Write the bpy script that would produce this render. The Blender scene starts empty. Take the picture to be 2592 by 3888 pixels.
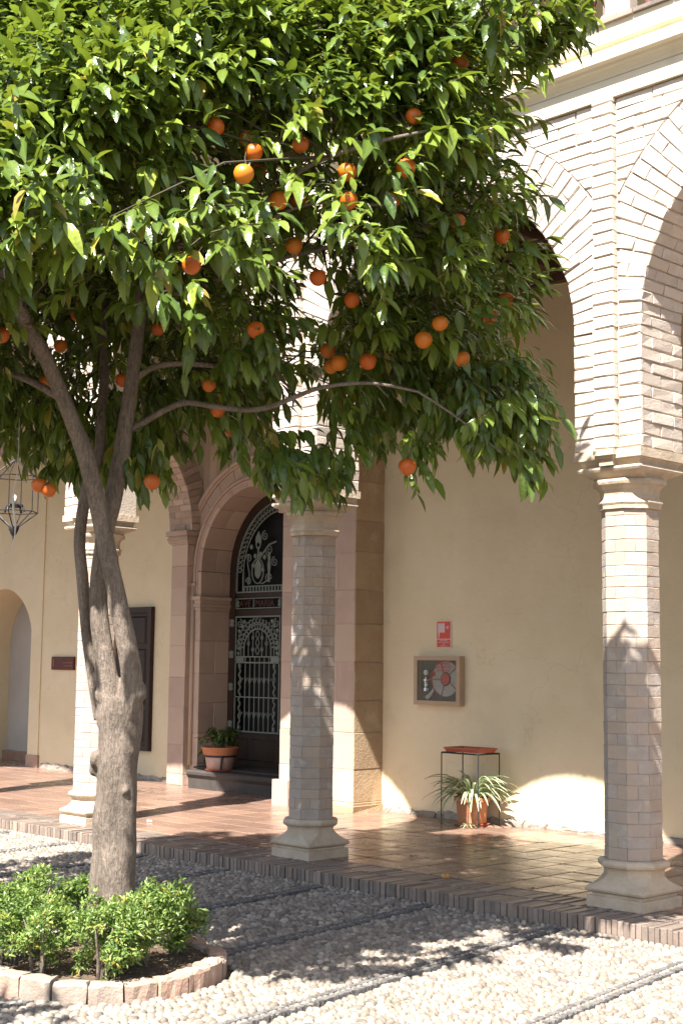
import bpy, bmesh, math, random
import numpy as np
from mathutils import Vector, Matrix
random.seed(7); np.random.seed(7)
PI = math.pi
SC = bpy.context.scene
COL = SC.collection

# ------------------------------------------------------------------ camera, sky, sun, exposure
CAM = (7.8793, -7.4153, 1.45)
YAW, PITCH, ROLL = 0.7965, 0.1093, 0.0117
F = Vector((-math.sin(YAW)*math.cos(PITCH), math.cos(YAW)*math.cos(PITCH), math.sin(PITCH)))
R0 = Vector((math.cos(YAW), math.sin(YAW), 0)); U0 = R0.cross(F)
R1 = R0*math.cos(ROLL) + U0*math.sin(ROLL); U1 = -R0*math.sin(ROLL) + U0*math.cos(ROLL)
cd = bpy.data.cameras.new('camera'); cam = bpy.data.objects.new('camera', cd); COL.objects.link(cam)
cam.matrix_world = Matrix(((R1.x, U1.x, -F.x, CAM[0]), (R1.y, U1.y, -F.y, CAM[1]), (R1.z, U1.z, -F.z, CAM[2]), (0, 0, 0, 1)))
cd.sensor_fit = 'VERTICAL'; cd.sensor_height = 36.0; cd.lens = 5285.28/3888*36.0
cd.clip_start = 0.05; cd.clip_end = 2000
SC.camera = cam
TO_SUN = Vector((1.05, -3.02, 4.23)).normalized()
w = bpy.data.worlds.new('World'); SC.world = w; w.use_nodes = True
nt = w.node_tree; bg = nt.nodes['Background']; sky = nt.nodes.new('ShaderNodeTexSky')
sky.sky_type = 'NISHITA'; sky.sun_disc = False
sky.sun_elevation = math.asin(TO_SUN.z); sky.sun_rotation = math.atan2(TO_SUN.x, TO_SUN.y)
sky.air_density = 1.0; sky.dust_density = 1.4; sky.ozone_density = 1.0
nt.links.new(sky.outputs[0], bg.inputs[0]); bg.inputs[1].default_value = 0.07
sd = bpy.data.lights.new('sun', 'SUN'); sd.energy = 5.0; sd.angle = math.radians(0.53); sd.color = (1.0, 0.965, 0.915)
so = bpy.data.objects.new('sun', sd); COL.objects.link(so)
so.rotation_euler = TO_SUN.to_track_quat('Z', 'Y').to_euler(); so.location = (12, -20, 30)
SC.view_settings.view_transform = 'Standard'; SC.view_settings.look = 'None'
SC.view_settings.gamma = 1.0; SC.view_settings.exposure = 1.78
SC.cycles.max_bounces = 8; SC.cycles.diffuse_bounces = 5; SC.cycles.transparent_max_bounces = 8
SC.cycles.use_denoising = True

# ------------------------------------------------------------------ materials
MATS = {}
def mat(name, c1, c2=None, scale=6.0, rough=0.8, bump=0.0, bscale=40.0, rnd=0.0, c3=None, spec=0.3, metal=0.0, stretch=None, detail=5.0, rn_rough=0.0, blotch=None):
    m = bpy.data.materials.new(name); m.use_nodes = True
    N = m.node_tree.nodes; L = m.node_tree.links; b = N['Principled BSDF']
    b.inputs['Roughness'].default_value = rough; b.inputs['Metallic'].default_value = metal
    b.inputs['Specular IOR Level'].default_value = spec
    geo = N.new('ShaderNodeNewGeometry'); vec = geo.outputs['Position']
    if stretch:
        mp = N.new('ShaderNodeMapping'); mp.inputs['Scale'].default_value = stretch
        L.new(vec, mp.inputs['Vector']); vec = mp.outputs['Vector']
    no = N.new('ShaderNodeTexNoise'); no.inputs['Scale'].default_value = scale; no.inputs['Detail'].default_value = detail
    no.inputs['Roughness'].default_value = 0.62; L.new(vec, no.inputs['Vector'])
    rp = N.new('ShaderNodeValToRGB'); rp.color_ramp.elements[0].position = 0.32; rp.color_ramp.elements[1].position = 0.68
    rp.color_ramp.elements[0].color = (*c1, 1); rp.color_ramp.elements[1].color = (*(c2 or c1), 1)
    L.new(no.outputs['Fac'], rp.inputs['Fac']); col = rp.outputs['Color']
    if blotch:   # (colour, scale, threshold, strength): stains with a shape of their own
        n3 = N.new('ShaderNodeTexNoise'); n3.inputs['Scale'].default_value = blotch[1]; n3.inputs['Detail'].default_value = 4
        L.new(vec, n3.inputs['Vector'])
        mr = N.new('ShaderNodeMapRange'); mr.inputs['From Min'].default_value = blotch[2]; mr.inputs['From Max'].default_value = blotch[2]+0.14
        mr.inputs['To Max'].default_value = blotch[3]; L.new(n3.outputs['Fac'], mr.inputs['Value'])
        mx = N.new('ShaderNodeMix'); mx.data_type = 'RGBA'; L.new(mr.outputs[0], mx.inputs['Factor'])
        L.new(col, mx.inputs[6]); mx.inputs[7].default_value = (*blotch[0], 1); col = mx.outputs[2]
    if rnd or c3:
        at = N.new('ShaderNodeAttribute'); at.attribute_name = 'rnd'
        oi = N.new('ShaderNodeObjectInfo')
        ad = N.new('ShaderNodeMath'); ad.operation = 'ADD'; L.new(at.outputs['Fac'], ad.inputs[0]); L.new(oi.outputs['Random'], ad.inputs[1])
        fr = N.new('ShaderNodeMath'); fr.operation = 'FRACT'; L.new(ad.outputs[0], fr.inputs[0]); rv = fr.outputs[0]
        if c3:
            mx = N.new('ShaderNodeMix'); mx.data_type = 'RGBA'
            pw = N.new('ShaderNodeMath'); pw.operation = 'POWER'; pw.inputs[1].default_value = 2.0; L.new(rv, pw.inputs[0])
            L.new(pw.outputs[0], mx.inputs['Factor']); L.new(col, mx.inputs[6]); mx.inputs[7].default_value = (*c3, 1); col = mx.outputs[2]
        m2 = N.new('ShaderNodeMath'); m2.operation = 'MULTIPLY'; m2.inputs[1].default_value = 7.31; L.new(rv, m2.inputs[0])
        f2 = N.new('ShaderNodeMath'); f2.operation = 'FRACT'; L.new(m2.outputs[0], f2.inputs[0])
        mr = N.new('ShaderNodeMapRange'); mr.inputs['To Min'].default_value = 1-rnd; mr.inputs['To Max'].default_value = 1+rnd*0.6
        L.new(f2.outputs[0], mr.inputs['Value'])
        vm = N.new('ShaderNodeVectorMath'); vm.operation = 'SCALE'; L.new(col, vm.inputs[0]); L.new(mr.outputs[0], vm.inputs['Scale']); col = vm.outputs[0]
    L.new(col, b.inputs['Base Color'])
    if rn_rough:
        mr = N.new('ShaderNodeMapRange'); mr.inputs['To Min'].default_value = rough-rn_rough; mr.inputs['To Max'].default_value = rough+rn_rough
        L.new(no.outputs['Fac'], mr.inputs['Value']); L.new(mr.outputs[0], b.inputs['Roughness'])
    if bump:
        n2 = N.new('ShaderNodeTexNoise'); n2.inputs['Scale'].default_value = bscale; n2.inputs['Detail'].default_value = 6
        n2.inputs['Roughness'].default_value = 0.65; L.new(vec, n2.inputs['Vector'])
        bp = N.new('ShaderNodeBump'); bp.inputs['Strength'].default_value = 1.0; bp.inputs['Distance'].default_value = bump
        L.new(n2.outputs['Fac'], bp.inputs['Height']); L.new(bp.outputs['Normal'], b.inputs['Normal'])
    MATS[name] = m
    return m

def leaf_mat(name, dark, light, trans, rough=0.3, tw=0.35, spec=0.5, stripe=None):
    m = bpy.data.materials.new(name); m.use_nodes = True
    N = m.node_tree.nodes; L = m.node_tree.links; b = N['Principled BSDF']; out = N['Material Output']
    at = N.new('ShaderNodeAttribute'); at.attribute_name = 'rnd'
    oi = N.new('ShaderNodeObjectInfo')
    ad = N.new('ShaderNodeMath'); ad.operation = 'ADD'; L.new(at.outputs['Fac'], ad.inputs[0]); L.new(oi.outputs['Random'], ad.inputs[1])
    fr = N.new('ShaderNodeMath'); fr.operation = 'FRACT'; L.new(ad.outputs[0], fr.inputs[0])
    rp = N.new('ShaderNodeValToRGB'); e = rp.color_ramp.elements
    e[0].position = 0.0; e[0].color = (*dark, 1); e[1].position = 1.0; e[1].color = (*light, 1)
    e[1].position = 0.955; y1 = e.new(0.975); y1.color = (.40, .30, .045, 1); y2 = e.new(1.0); y2.color = (.30, .19, .05, 1)
    mid = e.new(0.6); mid.color = tuple(dark[i]*0.65+light[i]*0.35 for i in range(3)) + (1,)
    L.new(fr.outputs[0], rp.inputs['Fac']); col = rp.outputs['Color']
    mb = N.new('ShaderNodeAttribute'); mb.attribute_name = 'mid'
    mx = N.new('ShaderNodeMix'); mx.data_type = 'RGBA'
    ms = N.new('ShaderNodeMath'); ms.operation = 'MULTIPLY'; ms.inputs[1].default_value = 0.45 if stripe is None else 1.0
    L.new(mb.outputs['Fac'], ms.inputs[0]); L.new(ms.outputs[0], mx.inputs['Factor']); L.new(col, mx.inputs[6])
    mx.inputs[7].default_value = (*(stripe or (0.16, 0.24, 0.05)), 1); col = mx.outputs[2]
    L.new(col, b.inputs['Base Color']); b.inputs['Roughness'].default_value = rough; b.inputs['Specular IOR Level'].default_value = spec
    geo = N.new('ShaderNodeNewGeometry')
    no = N.new('ShaderNodeTexNoise'); no.inputs['Scale'].default_value = 55; no.inputs['Detail'].default_value = 2; L.new(geo.outputs['Position'], no.inputs['Vector'])
    bp = N.new('ShaderNodeBump'); bp.inputs['Distance'].default_value = 0.006; bp.inputs['Strength'].default_value = 0.6
    L.new(no.outputs['Fac'], bp.inputs['Height']); L.new(bp.outputs['Normal'], b.inputs['Normal'])
    tr = N.new('ShaderNodeBsdfTranslucent')
    tm = N.new('ShaderNodeMix'); tm.data_type = 'RGBA'; tm.inputs['Factor'].default_value = 0.45
    L.new(col, tm.inputs[6]); tm.inputs[7].default_value = (*trans, 1); L.new(tm.outputs[2], tr.inputs['Color'])
    mix = N.new('ShaderNodeMixShader'); mix.inputs['Fac'].default_value = tw
    L.new(b.outputs[0], mix.inputs[1]); L.new(tr.outputs[0], mix.inputs[2]); L.new(mix.outputs[0], out.inputs['Surface'])
    MATS[name] = m
    return m

mat('brick_dark', (0.44, 0.32, 0.25), (0.36, 0.255, 0.20), 9, 0.9, 0.006, 60, 0.16, (0.48, 0.38, 0.30), blotch=((0.50, 0.42, 0.35), 14, 0.6, 0.5))
mat('brick', (0.60, 0.52, 0.445), (0.51, 0.425, 0.355), 9, 0.9, 0.006, 60, 0.12, (0.60, 0.51, 0.42), blotch=((0.66, 0.60, 0.52), 14, 0.56, 0.6))
mat('mortar', (0.55, 0.47, 0.385), (0.44, 0.37, 0.30), 18, 0.95, 0.008, 70)
mat('limestone', (0.56, 0.46, 0.345), (0.44, 0.35, 0.25), 9, 0.9, 0.007, 45, 0.05, blotch=((0.36, 0.30, 0.23), 7, 0.6, 0.5))
mat('shaft_stone', (0.44, 0.375, 0.32), (0.35, 0.295, 0.25), 10, 0.88, 0.004, 70, 0.06, (0.43, 0.33, 0.25), blotch=((0.55, 0.49, 0.43), 16, 0.58, 0.5))
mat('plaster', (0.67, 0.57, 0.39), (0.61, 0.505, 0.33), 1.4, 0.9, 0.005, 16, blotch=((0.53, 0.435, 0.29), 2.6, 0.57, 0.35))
def plaster_wear(m):
    N = m.node_tree.nodes; L = m.node_tree.links; b = N['Principled BSDF']; geo = N.new('ShaderNodeNewGeometry')
    ns = N.new('ShaderNodeTexNoise'); ns.inputs['Scale'].default_value = 2.2; ns.inputs['Detail'].default_value = 6; L.new(geo.outputs['Position'], ns.inputs['Vector'])
    va = N.new('ShaderNodeVectorMath'); va.operation = 'MULTIPLY_ADD'; L.new(ns.outputs['Color'], va.inputs[0]); va.inputs[1].default_value = (.9, .9, .9); L.new(geo.outputs['Position'], va.inputs[2])
    vo = N.new('ShaderNodeTexVoronoi'); vo.feature = 'DISTANCE_TO_EDGE'; vo.inputs['Scale'].default_value = .55; L.new(va.outputs[0], vo.inputs['Vector'])
    mr = N.new('ShaderNodeMapRange'); mr.inputs['From Max'].default_value = .0045; mr.inputs['To Min'].default_value = .88; L.new(vo.outputs['Distance'], mr.inputs['Value'])
    n2 = N.new('ShaderNodeTexNoise'); n2.inputs['Scale'].default_value = 9; n2.inputs['Detail'].default_value = 8; n2.inputs['Roughness'].default_value = .7; L.new(geo.outputs['Position'], n2.inputs['Vector'])
    m2 = N.new('ShaderNodeMapRange'); m2.inputs['From Min'].default_value = .62; m2.inputs['From Max'].default_value = .75; m2.inputs['To Min'].default_value = 1; m2.inputs['To Max'].default_value = .88; L.new(n2.outputs['Fac'], m2.inputs['Value'])
    mu = N.new('ShaderNodeMath'); mu.operation = 'MULTIPLY'; L.new(mr.outputs[0], mu.inputs[0]); L.new(m2.outputs[0], mu.inputs[1])
    old = b.inputs['Base Color'].links[0].from_socket
    vm = N.new('ShaderNodeVectorMath'); vm.operation = 'SCALE'; L.new(old, vm.inputs[0]); L.new(mu.outputs[0], vm.inputs['Scale']); L.new(vm.outputs[0], b.inputs['Base Color'])
plaster_wear(MATS['plaster'])
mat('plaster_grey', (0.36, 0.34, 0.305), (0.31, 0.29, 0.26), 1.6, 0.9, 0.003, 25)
mat('cream_paint', (0.72, 0.625, 0.475), (0.66, 0.56, 0.41), 3, 0.85, 0.003, 30, blotch=((0.52, 0.40, 0.26), 5, 0.62, 0.4))
mat('portal_stone', (0.44, 0.325, 0.26), (0.38, 0.275, 0.215), 4, 0.85, 0.004, 50, 0.10, (0.47, 0.36, 0.27), blotch=((0.30, 0.22, 0.18), 5, 0.6, 0.5))
mat('tan_stone', (0.43, 0.31, 0.19), (0.36, 0.25, 0.15), 5, 0.9, 0.008, 40, 0.12, blotch=((0.52, 0.42, 0.29), 4, 0.56, 0.6))
mat('dark_stone', (0.07, 0.058, 0.05), (0.045, 0.038, 0.034), 6, 0.75, 0.004, 45, 0.06)
mat('tile', (0.245, 0.155, 0.112), (0.195, 0.12, 0.09), 5, 0.27, 0.0012, 14, 0.14, (0.30, 0.185, 0.13), spec=0.5, rn_rough=0.16)
mat('kerb_brick', (0.26, 0.205, 0.17), (0.18, 0.145, 0.12), 14, 0.36, 0.003, 60, 0.24, (0.31, 0.23, 0.18), spec=0.4, blotch=((0.34, 0.27, 0.22), 20, 0.58, 0.5))
mat('joint', (0.12, 0.09, 0.07), (0.09, 0.07, 0.055), 14, 0.9, 0.003, 60)
mat('pebble', (0.30, 0.25, 0.20), (0.20, 0.162, 0.125), 20, 0.7, 0.002, 80, 0.42, (0.37, 0.315, 0.255), spec=0.35)
mat('slate', (0.13, 0.12, 0.112), (0.19, 0.178, 0.165), 30, 0.75, 0.002, 80, 0.3)
mat('ground', (0.15, 0.118, 0.09), (0.10, 0.078, 0.06), 25, 0.95, 0.01, 45)
mat('soil', (0.13, 0.09, 0.06), (0.09, 0.06, 0.04), 22, 0.95, 0.015, 40, blotch=((0.30, 0.23, 0.16), 40, 0.58, 0.8))
mat('ring_stone', (0.36, 0.295, 0.24), (0.27, 0.215, 0.17), 9, 0.9, 0.007, 45, 0.16, (0.46, 0.29, 0.21), blotch=((0.50, 0.44, 0.36), 10, 0.58, 0.6))
mat('bark', (0.31, 0.245, 0.195), (0.18, 0.14, 0.108), 9, 0.85, 0.014, 60, stretch=(1, 1, 0.3), blotch=((0.30, 0.245, 0.19), 7, 0.56, 0.6))
def bark_detail(m):
    """fine vertical cracks and pale lichen over the bark colour"""
    N = m.node_tree.nodes; L = m.node_tree.links; b = N['Principled BSDF']; geo = N.new('ShaderNodeNewGeometry')
    mp = N.new('ShaderNodeMapping'); mp.inputs['Scale'].default_value = (1, 1, .16); L.new(geo.outputs['Position'], mp.inputs['Vector'])
    n1 = N.new('ShaderNodeTexNoise'); n1.inputs['Scale'].default_value = 120; n1.inputs['Detail'].default_value = 6; n1.inputs['Roughness'].default_value = .7; L.new(mp.outputs[0], n1.inputs['Vector'])
    n2 = N.new('ShaderNodeTexNoise'); n2.inputs['Scale'].default_value = 45; n2.inputs['Detail'].default_value = 8; n2.inputs['Roughness'].default_value = .75; L.new(geo.outputs['Position'], n2.inputs['Vector'])
    mr = N.new('ShaderNodeMapRange'); mr.inputs['From Min'].default_value = .38; mr.inputs['From Max'].default_value = .52; mr.inputs['To Min'].default_value = .66; L.new(n1.outputs['Fac'], mr.inputs['Value'])
    m2 = N.new('ShaderNodeMapRange'); m2.inputs['From Min'].default_value = .3; m2.inputs['From Max'].default_value = .7; m2.inputs['To Min'].default_value = .72; m2.inputs['To Max'].default_value = 1.2; L.new(n2.outputs['Fac'], m2.inputs['Value'])
    mu = N.new('ShaderNodeMath'); mu.operation = 'MULTIPLY'; L.new(mr.outputs[0], mu.inputs[0]); L.new(m2.outputs[0], mu.inputs[1])
    old = b.inputs['Base Color'].links[0].from_socket
    vm = N.new('ShaderNodeVectorMath'); vm.operation = 'SCALE'; L.new(old, vm.inputs[0]); L.new(mu.outputs[0], vm.inputs['Scale']); L.new(vm.outputs[0], b.inputs['Base Color'])
    nb = b.inputs['Normal'].links[0].from_socket
    bp = N.new('ShaderNodeBump'); bp.inputs['Distance'].default_value = .006; bp.inputs['Strength'].default_value = .9; L.new(mu.outputs[0], bp.inputs['Height']); L.new(nb, bp.inputs['Normal']); L.new(bp.outputs[0], b.inputs['Normal'])
bark_detail(MATS['bark'])
mat('twig', (0.085, 0.065, 0.04), (0.06, 0.05, 0.03), 20, 0.8, 0.002, 60)
mat('orange_skin', (0.58, 0.125, 0.009), (0.52, 0.10, 0.007), 10, 0.38, 0.0012, 220, 0.22, (0.66, 0.20, 0.012), spec=0.5)
mat('dark_wood', (0.036, 0.020, 0.014), (0.022, 0.013, 0.009), 7, 0.5, 0.002, 40, stretch=(1, 1, 0.12))
mat('ceiling_wood', (0.085, 0.045, 0.028), (0.05, 0.027, 0.017), 6, 0.7, 0.003, 40, 0.15, stretch=(1, 0.15, 1))
mat('red_wood', (0.16, 0.075, 0.058), (0.11, 0.052, 0.04), 8, 0.5, 0.001, 40, 0.1)
mat('iron_green', (0.155, 0.182, 0.156), (0.125, 0.147, 0.127), 12, 0.55, 0.001, 90)
mat('iron_black', (0.018, 0.018, 0.02), (0.028, 0.027, 0.027), 20, 0.5)
mat('void', (0.006, 0.005, 0.005), (0.009, 0.007, 0.006), 5, 0.6)
mat('letter_red', (0.085, 0.035, 0.025), (0.07, 0.03, 0.022), 12, 0.6)
mat('terracotta', (0.47, 0.20, 0.10), (0.40, 0.16, 0.08), 9, 0.8, 0.001, 60, blotch=((0.55, 0.38, 0.28), 9, 0.58, 0.6))
mat('terracotta_red', (0.42, 0.115, 0.065), (0.36, 0.09, 0.05), 9, 0.6, 0.001, 60)
mat('pot_pale', (0.46, 0.33, 0.28), (0.40, 0.25, 0.20), 8, 0.85, 0.002, 50)
mat('frame_tan', (0.40, 0.29, 0.19), (0.35, 0.25, 0.165), 5, 0.55, 0.001, 30, stretch=(0.3, 1, 1))
mat('cabinet_back', (0.075, 0.058, 0.036), (0.055, 0.042, 0.027), 5, 0.7)
mat('sign_red', (0.56, 0.075, 0.04), (0.50, 0.06, 0.045), 6, 0.4)
mat('sign_white', (0.62, 0.56, 0.55), (0.58, 0.52, 0.52), 6, 0.5)
mat('white_plastic', (0.68, 0.66, 0.62), (0.60, 0.58, 0.55), 10, 0.45)
mat('hose_white', (0.50, 0.48, 0.44), (0.42, 0.40, 0.37), 12, 0.6, 0.001, 80)
mat('reel_red', (0.50, 0.04, 0.03), (0.44, 0.035, 0.028), 10, 0.4)
mat('chrome', (0.55, 0.55, 0.56), None, 6, 0.25, metal=0.9)
mat('plaque', (0.095, 0.016, 0.012), (0.07, 0.013, 0.011), 7, 0.4)
mat('plaque_text', (0.20, 0.085, 0.055), None, 7, 0.5)
mat('butt_fruit', (0.62, 0.33, 0.10), (0.50, 0.25, 0.08), 30, 0.6, 0.002, 90)
mat('paper', (0.8, 0.77, 0.72), None, 6, 0.7)
mat('dry_leaf', (0.20, 0.11, 0.05), (0.14, 0.075, 0.035), 20, 0.8)
mat('rubble', (0.36, 0.30, 0.245), (0.22, 0.185, 0.15), 10, 0.95, 0.012, 35, 0.2)
leaf_mat('leaf', (0.022, 0.052, 0.013), (0.29, 0.36, 0.045), (0.36, 0.46, 0.02), 0.24, 0.24)
leaf_mat('shrub_leaf', (0.085, 0.15, 0.035), (0.30, 0.39, 0.10), (0.25, 0.45, 0.04), 0.35, 0.30)
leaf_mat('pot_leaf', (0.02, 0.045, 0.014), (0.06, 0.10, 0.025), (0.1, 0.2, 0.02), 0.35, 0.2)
leaf_mat('ribbon_leaf', (0.10, 0.18, 0.045), (0.20, 0.28, 0.09), (0.3, 0.45, 0.1), 0.4, 0.3, stripe=(0.62, 0.62, 0.44))
g = bpy.data.materials.new('glass'); g.use_nodes = True
b = g.node_tree.nodes['Principled BSDF']; b.inputs['Transmission Weight'].default_value = 1.0; b.inputs['Roughness'].default_value = 0.02; b.inputs['IOR'].default_value = 1.45
b.inputs['Base Color'].default_value = (0.92, 0.95, 0.93, 1); MATS['glass'] = g

# ------------------------------------------------------------------ mesh helpers
V = lambda *a: np.array(a, float)
def nrm(v):
    v = np.asarray(v, float); return v/(np.linalg.norm(v)+1e-12)
class MB:
    """collects vertices and faces; build() links them as one mesh object"""
    def __init__(s): s.v = []; s.f = []; s.r = []; s.m = []
    def add(s, vs, fs, rnd=None, mid=None):
        o = len(s.v); rnd = random.random() if rnd is None else rnd
        s.v += [tuple(float(c) for c in q) for q in vs]; s.f += [tuple(i+o for i in q) for q in fs]
        s.r += [rnd]*len(vs); s.m += list(mid) if mid is not None else [0.0]*len(vs)
        return s
    def box(s, x0, x1, y0, y1, z0, z1, j=0.0):
        vs = [(x, y, z) for z in (z0, z1) for y in (y0, y1) for x in (x0, x1)]
        if j: vs = [tuple(c+random.uniform(-j, j) for c in q) for q in vs]
        return s.add(vs, [(0, 2, 3, 1), (4, 5, 7, 6), (0, 1, 5, 4), (2, 6, 7, 3), (0, 4, 6, 2), (1, 3, 7, 5)])
    def piece(s, P, n, d, b=0.004, j=0.0, back=0.012):
        """brick or stone: quad P (4 pts, ccw seen from outside) on a wall, raised by d along n with a bevel b"""
        P = [np.asarray(q, float) for q in P]; n = np.asarray(n, float)
        L1 = max(np.linalg.norm(P[1]-P[0]), 1e-4); L2 = max(np.linalg.norm(P[3]-P[0]), 1e-4)
        a, c = min(b/L1, .3), min(b/L2, .3)
        bl = lambda u, v: P[0]*(1-u)*(1-v)+P[1]*u*(1-v)+P[2]*u*v+P[3]*(1-u)*v
        J = lambda: np.random.uniform(-j, j, 3) if j else 0
        vs = [q-n*back for q in P] + [q+n*(d-b)+J() for q in P]
        vs += [bl(u, v)+n*d+J() for u, v in ((a, c), (1-a, c), (1-a, 1-c), (a, 1-c))]
        fs = []
        for k in range(4):
            l = (k+1) % 4
            fs += [(k, l, 4+l, 4+k), (4+k, 4+l, 8+l, 8+k)]
        fs.append((8, 9, 10, 11))
        return s.add(vs, fs)
    def tube(s, pts, rad, n=8, cap=True, rnd=None):
        pts = [np.asarray(q, float) for q in pts]; m = len(pts)
        if not hasattr(rad, '__len__'): rad = [rad]*m
        vs = []; up = None
        for i in range(m):
            t = nrm(pts[min(i+1, m-1)]-pts[max(i-1, 0)])
            if up is None: up = V(0, 0, 1) if abs(t[2]) < .9 else V(1, 0, 0)
            a = nrm(np.cross(t, up)); up = np.cross(a, t)
            for k in range(n):
                q = 2*PI*k/n; vs.append(pts[i]+rad[i]*(a*math.cos(q)+up*math.sin(q)))
        fs = [(i*n+k, i*n+(k+1) % n, (i+1)*n+(k+1) % n, (i+1)*n+k) for i in range(m-1) for k in range(n)]
        if cap: fs += [tuple(range(n))[::-1], tuple(range((m-1)*n, m*n))]
        return s.add(vs, fs, rnd)
    def lathe(s, prof, cx=0, cy=0, n=20, ex=1.0, ey=1.0):
        m = len(prof); vs = [(cx+r*ex*math.cos(2*PI*k/n), cy+r*ey*math.sin(2*PI*k/n), z) for r, z in prof for k in range(n)]
        fs = [(i*n+k, i*n+(k+1) % n, (i+1)*n+(k+1) % n, (i+1)*n+k) for i in range(m-1) for k in range(n)]
        fs += [tuple(range(n))[::-1], tuple(range((m-1)*n, m*n))]
        return s.add(vs, fs)
    def loft(s, rings, closed=True, cap=True):
        n = len(rings[0]); vs = [q for r in rings for q in r]; K = n if closed else n-1
        fs = [(i*n+k, i*n+(k+1) % n, (i+1)*n+(k+1) % n, (i+1)*n+k) for i in range(len(rings)-1) for k in range(K)]
        if cap and closed: fs += [tuple(range(n))[::-1], tuple(range((len(rings)-1)*n, len(rings)*n))]
        return s.add(vs, fs)
    def extrude_x(s, prof, x0, x1):
        """closed profile of (y, z) swept along x"""
        return s.loft([[(x, y, z) for y, z in prof] for x in (x0, x1)])
    def build(s, name, m, parent=None, smooth=False, kind=None):
        me = bpy.data.meshes.new(name); me.from_pydata(s.v, [], s.f)
        if s.r:
            at = me.attributes.new('rnd', 'FLOAT', 'POINT'); at.data.foreach_set('value', s.r)
        if any(s.m):
            at = me.attributes.new('mid', 'FLOAT', 'POINT'); at.data.foreach_set('value', s.m)
        if smooth: me.polygons.foreach_set('use_smooth', [True]*len(me.polygons))
        me.materials.append(MATS[m]); me.update()
        return link(name, me, parent, kind)
def link(name, me, parent=None, kind=None):
    o = bpy.data.objects.new(name, me); COL.objects.link(o)
    if parent is not None: put(o, parent)
    if kind: o['kind'] = kind
    return o
WORLD = {}
def put(o, parent):
    o.parent = parent
    o.matrix_parent_inverse = Matrix.Translation(-Vector(WORLD.get(parent.name, (0, 0, 0))))
def thing(name, loc, label, cat, group=None):
    o = bpy.data.objects.new(name, None); COL.objects.link(o); o.location = loc
    o.empty_display_size = 0.1; o['kind'] = 'thing'; WORLD[o.name] = tuple(loc)
    return tag(o, label, cat, group)
def tag(o, label, cat=None, group=None):
    o['label'] = label
    if cat: o['category'] = cat
    if group: o['group'] = group
    return o
def struct(o, label=None):
    o['kind'] = 'structure'
    if label: o['label'] = label
    return o
def np_mesh(name, verts, faces_flat, fsize, m, parent=None, rnd=None, mid=None, smooth=True, kind=None):
    """many equal-sized faces from numpy arrays"""
    me = bpy.data.meshes.new(name); nv = len(verts); nf = len(faces_flat)//fsize
    me.vertices.add(nv); me.vertices.foreach_set('co', np.asarray(verts, np.float32).ravel())
    me.loops.add(nf*fsize); me.loops.foreach_set('vertex_index', np.asarray(faces_flat, np.int32).ravel())
    me.polygons.add(nf); me.polygons.foreach_set('loop_start', np.arange(0, nf*fsize, fsize, dtype=np.int32))
    me.polygons.foreach_set('loop_total', np.full(nf, fsize, np.int32))
    if smooth: me.polygons.foreach_set('use_smooth', np.ones(nf, bool))
    me.update(calc_edges=True)
    for nm, a in (('rnd', rnd), ('mid', mid)):
        if a is not None:
            at = me.attributes.new(nm, 'FLOAT', 'POINT'); at.data.foreach_set('value', np.asarray(a, np.float32))
    me.materials.append(MATS[m])
    return link(name, me, parent, kind)
def text_mesh(name, s, size, loc, rot, m, parent, align='LEFT', ext=0.001, xs=1.0):
    c = bpy.data.curves.new(name, 'FONT'); c.body = s; c.size = size; c.extrude = ext; c.align_x = align; c.resolution_u = 3
    t = bpy.data.objects.new(name, c); COL.objects.link(t)
    dg = bpy.context.evaluated_depsgraph_get(); me = bpy.data.meshes.new_from_object(t.evaluated_get(dg))
    bpy.data.objects.remove(t)
    me.transform(Matrix.Translation(loc) @ rot @ Matrix.Diagonal((xs, 1, 1, 1))); me.materials.clear(); me.materials.append(MATS[m])
    return link(name, me, parent)
FACE_Y = Matrix.Rotation(PI/2, 4, 'X')      # text standing in an xz plane, read from -y

# ------------------------------------------------------------------ dimensions of the cloister
S = 2.9                       # column spacing
PIERS = [-11.6, -8.7, -5.8, -2.9, 0.0, 2.9, 5.8]
HX, HY = 0.25, 0.235          # half sizes of the brick piers
ZP, ZC, ZT = 2.80, 3.56, 5.06  # pier foot, arch centre, underside of the string course
RI = S/2-HX                   # intrados radius
CO = 0.012                    # how far the bricks stand out of the mortar
WY = 2.816                    # plaster wall behind the arcade
LY = 3.15                     # plaster wall left of the portal
GZ = -0.10                    # courtyard level

# ------------------------------------------------------------------ ground
G = MB(); 
G.add([(-60, -60, GZ-.010), (60, -60, GZ-.010), (60, 60, GZ-.010), (-60, 60, GZ-.010)], [(0, 1, 2, 3)])
ground = struct(G.build('courtyard_ground', 'ground'), 'cobbled courtyard ground with pale pebbles and dark slate lines')

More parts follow.
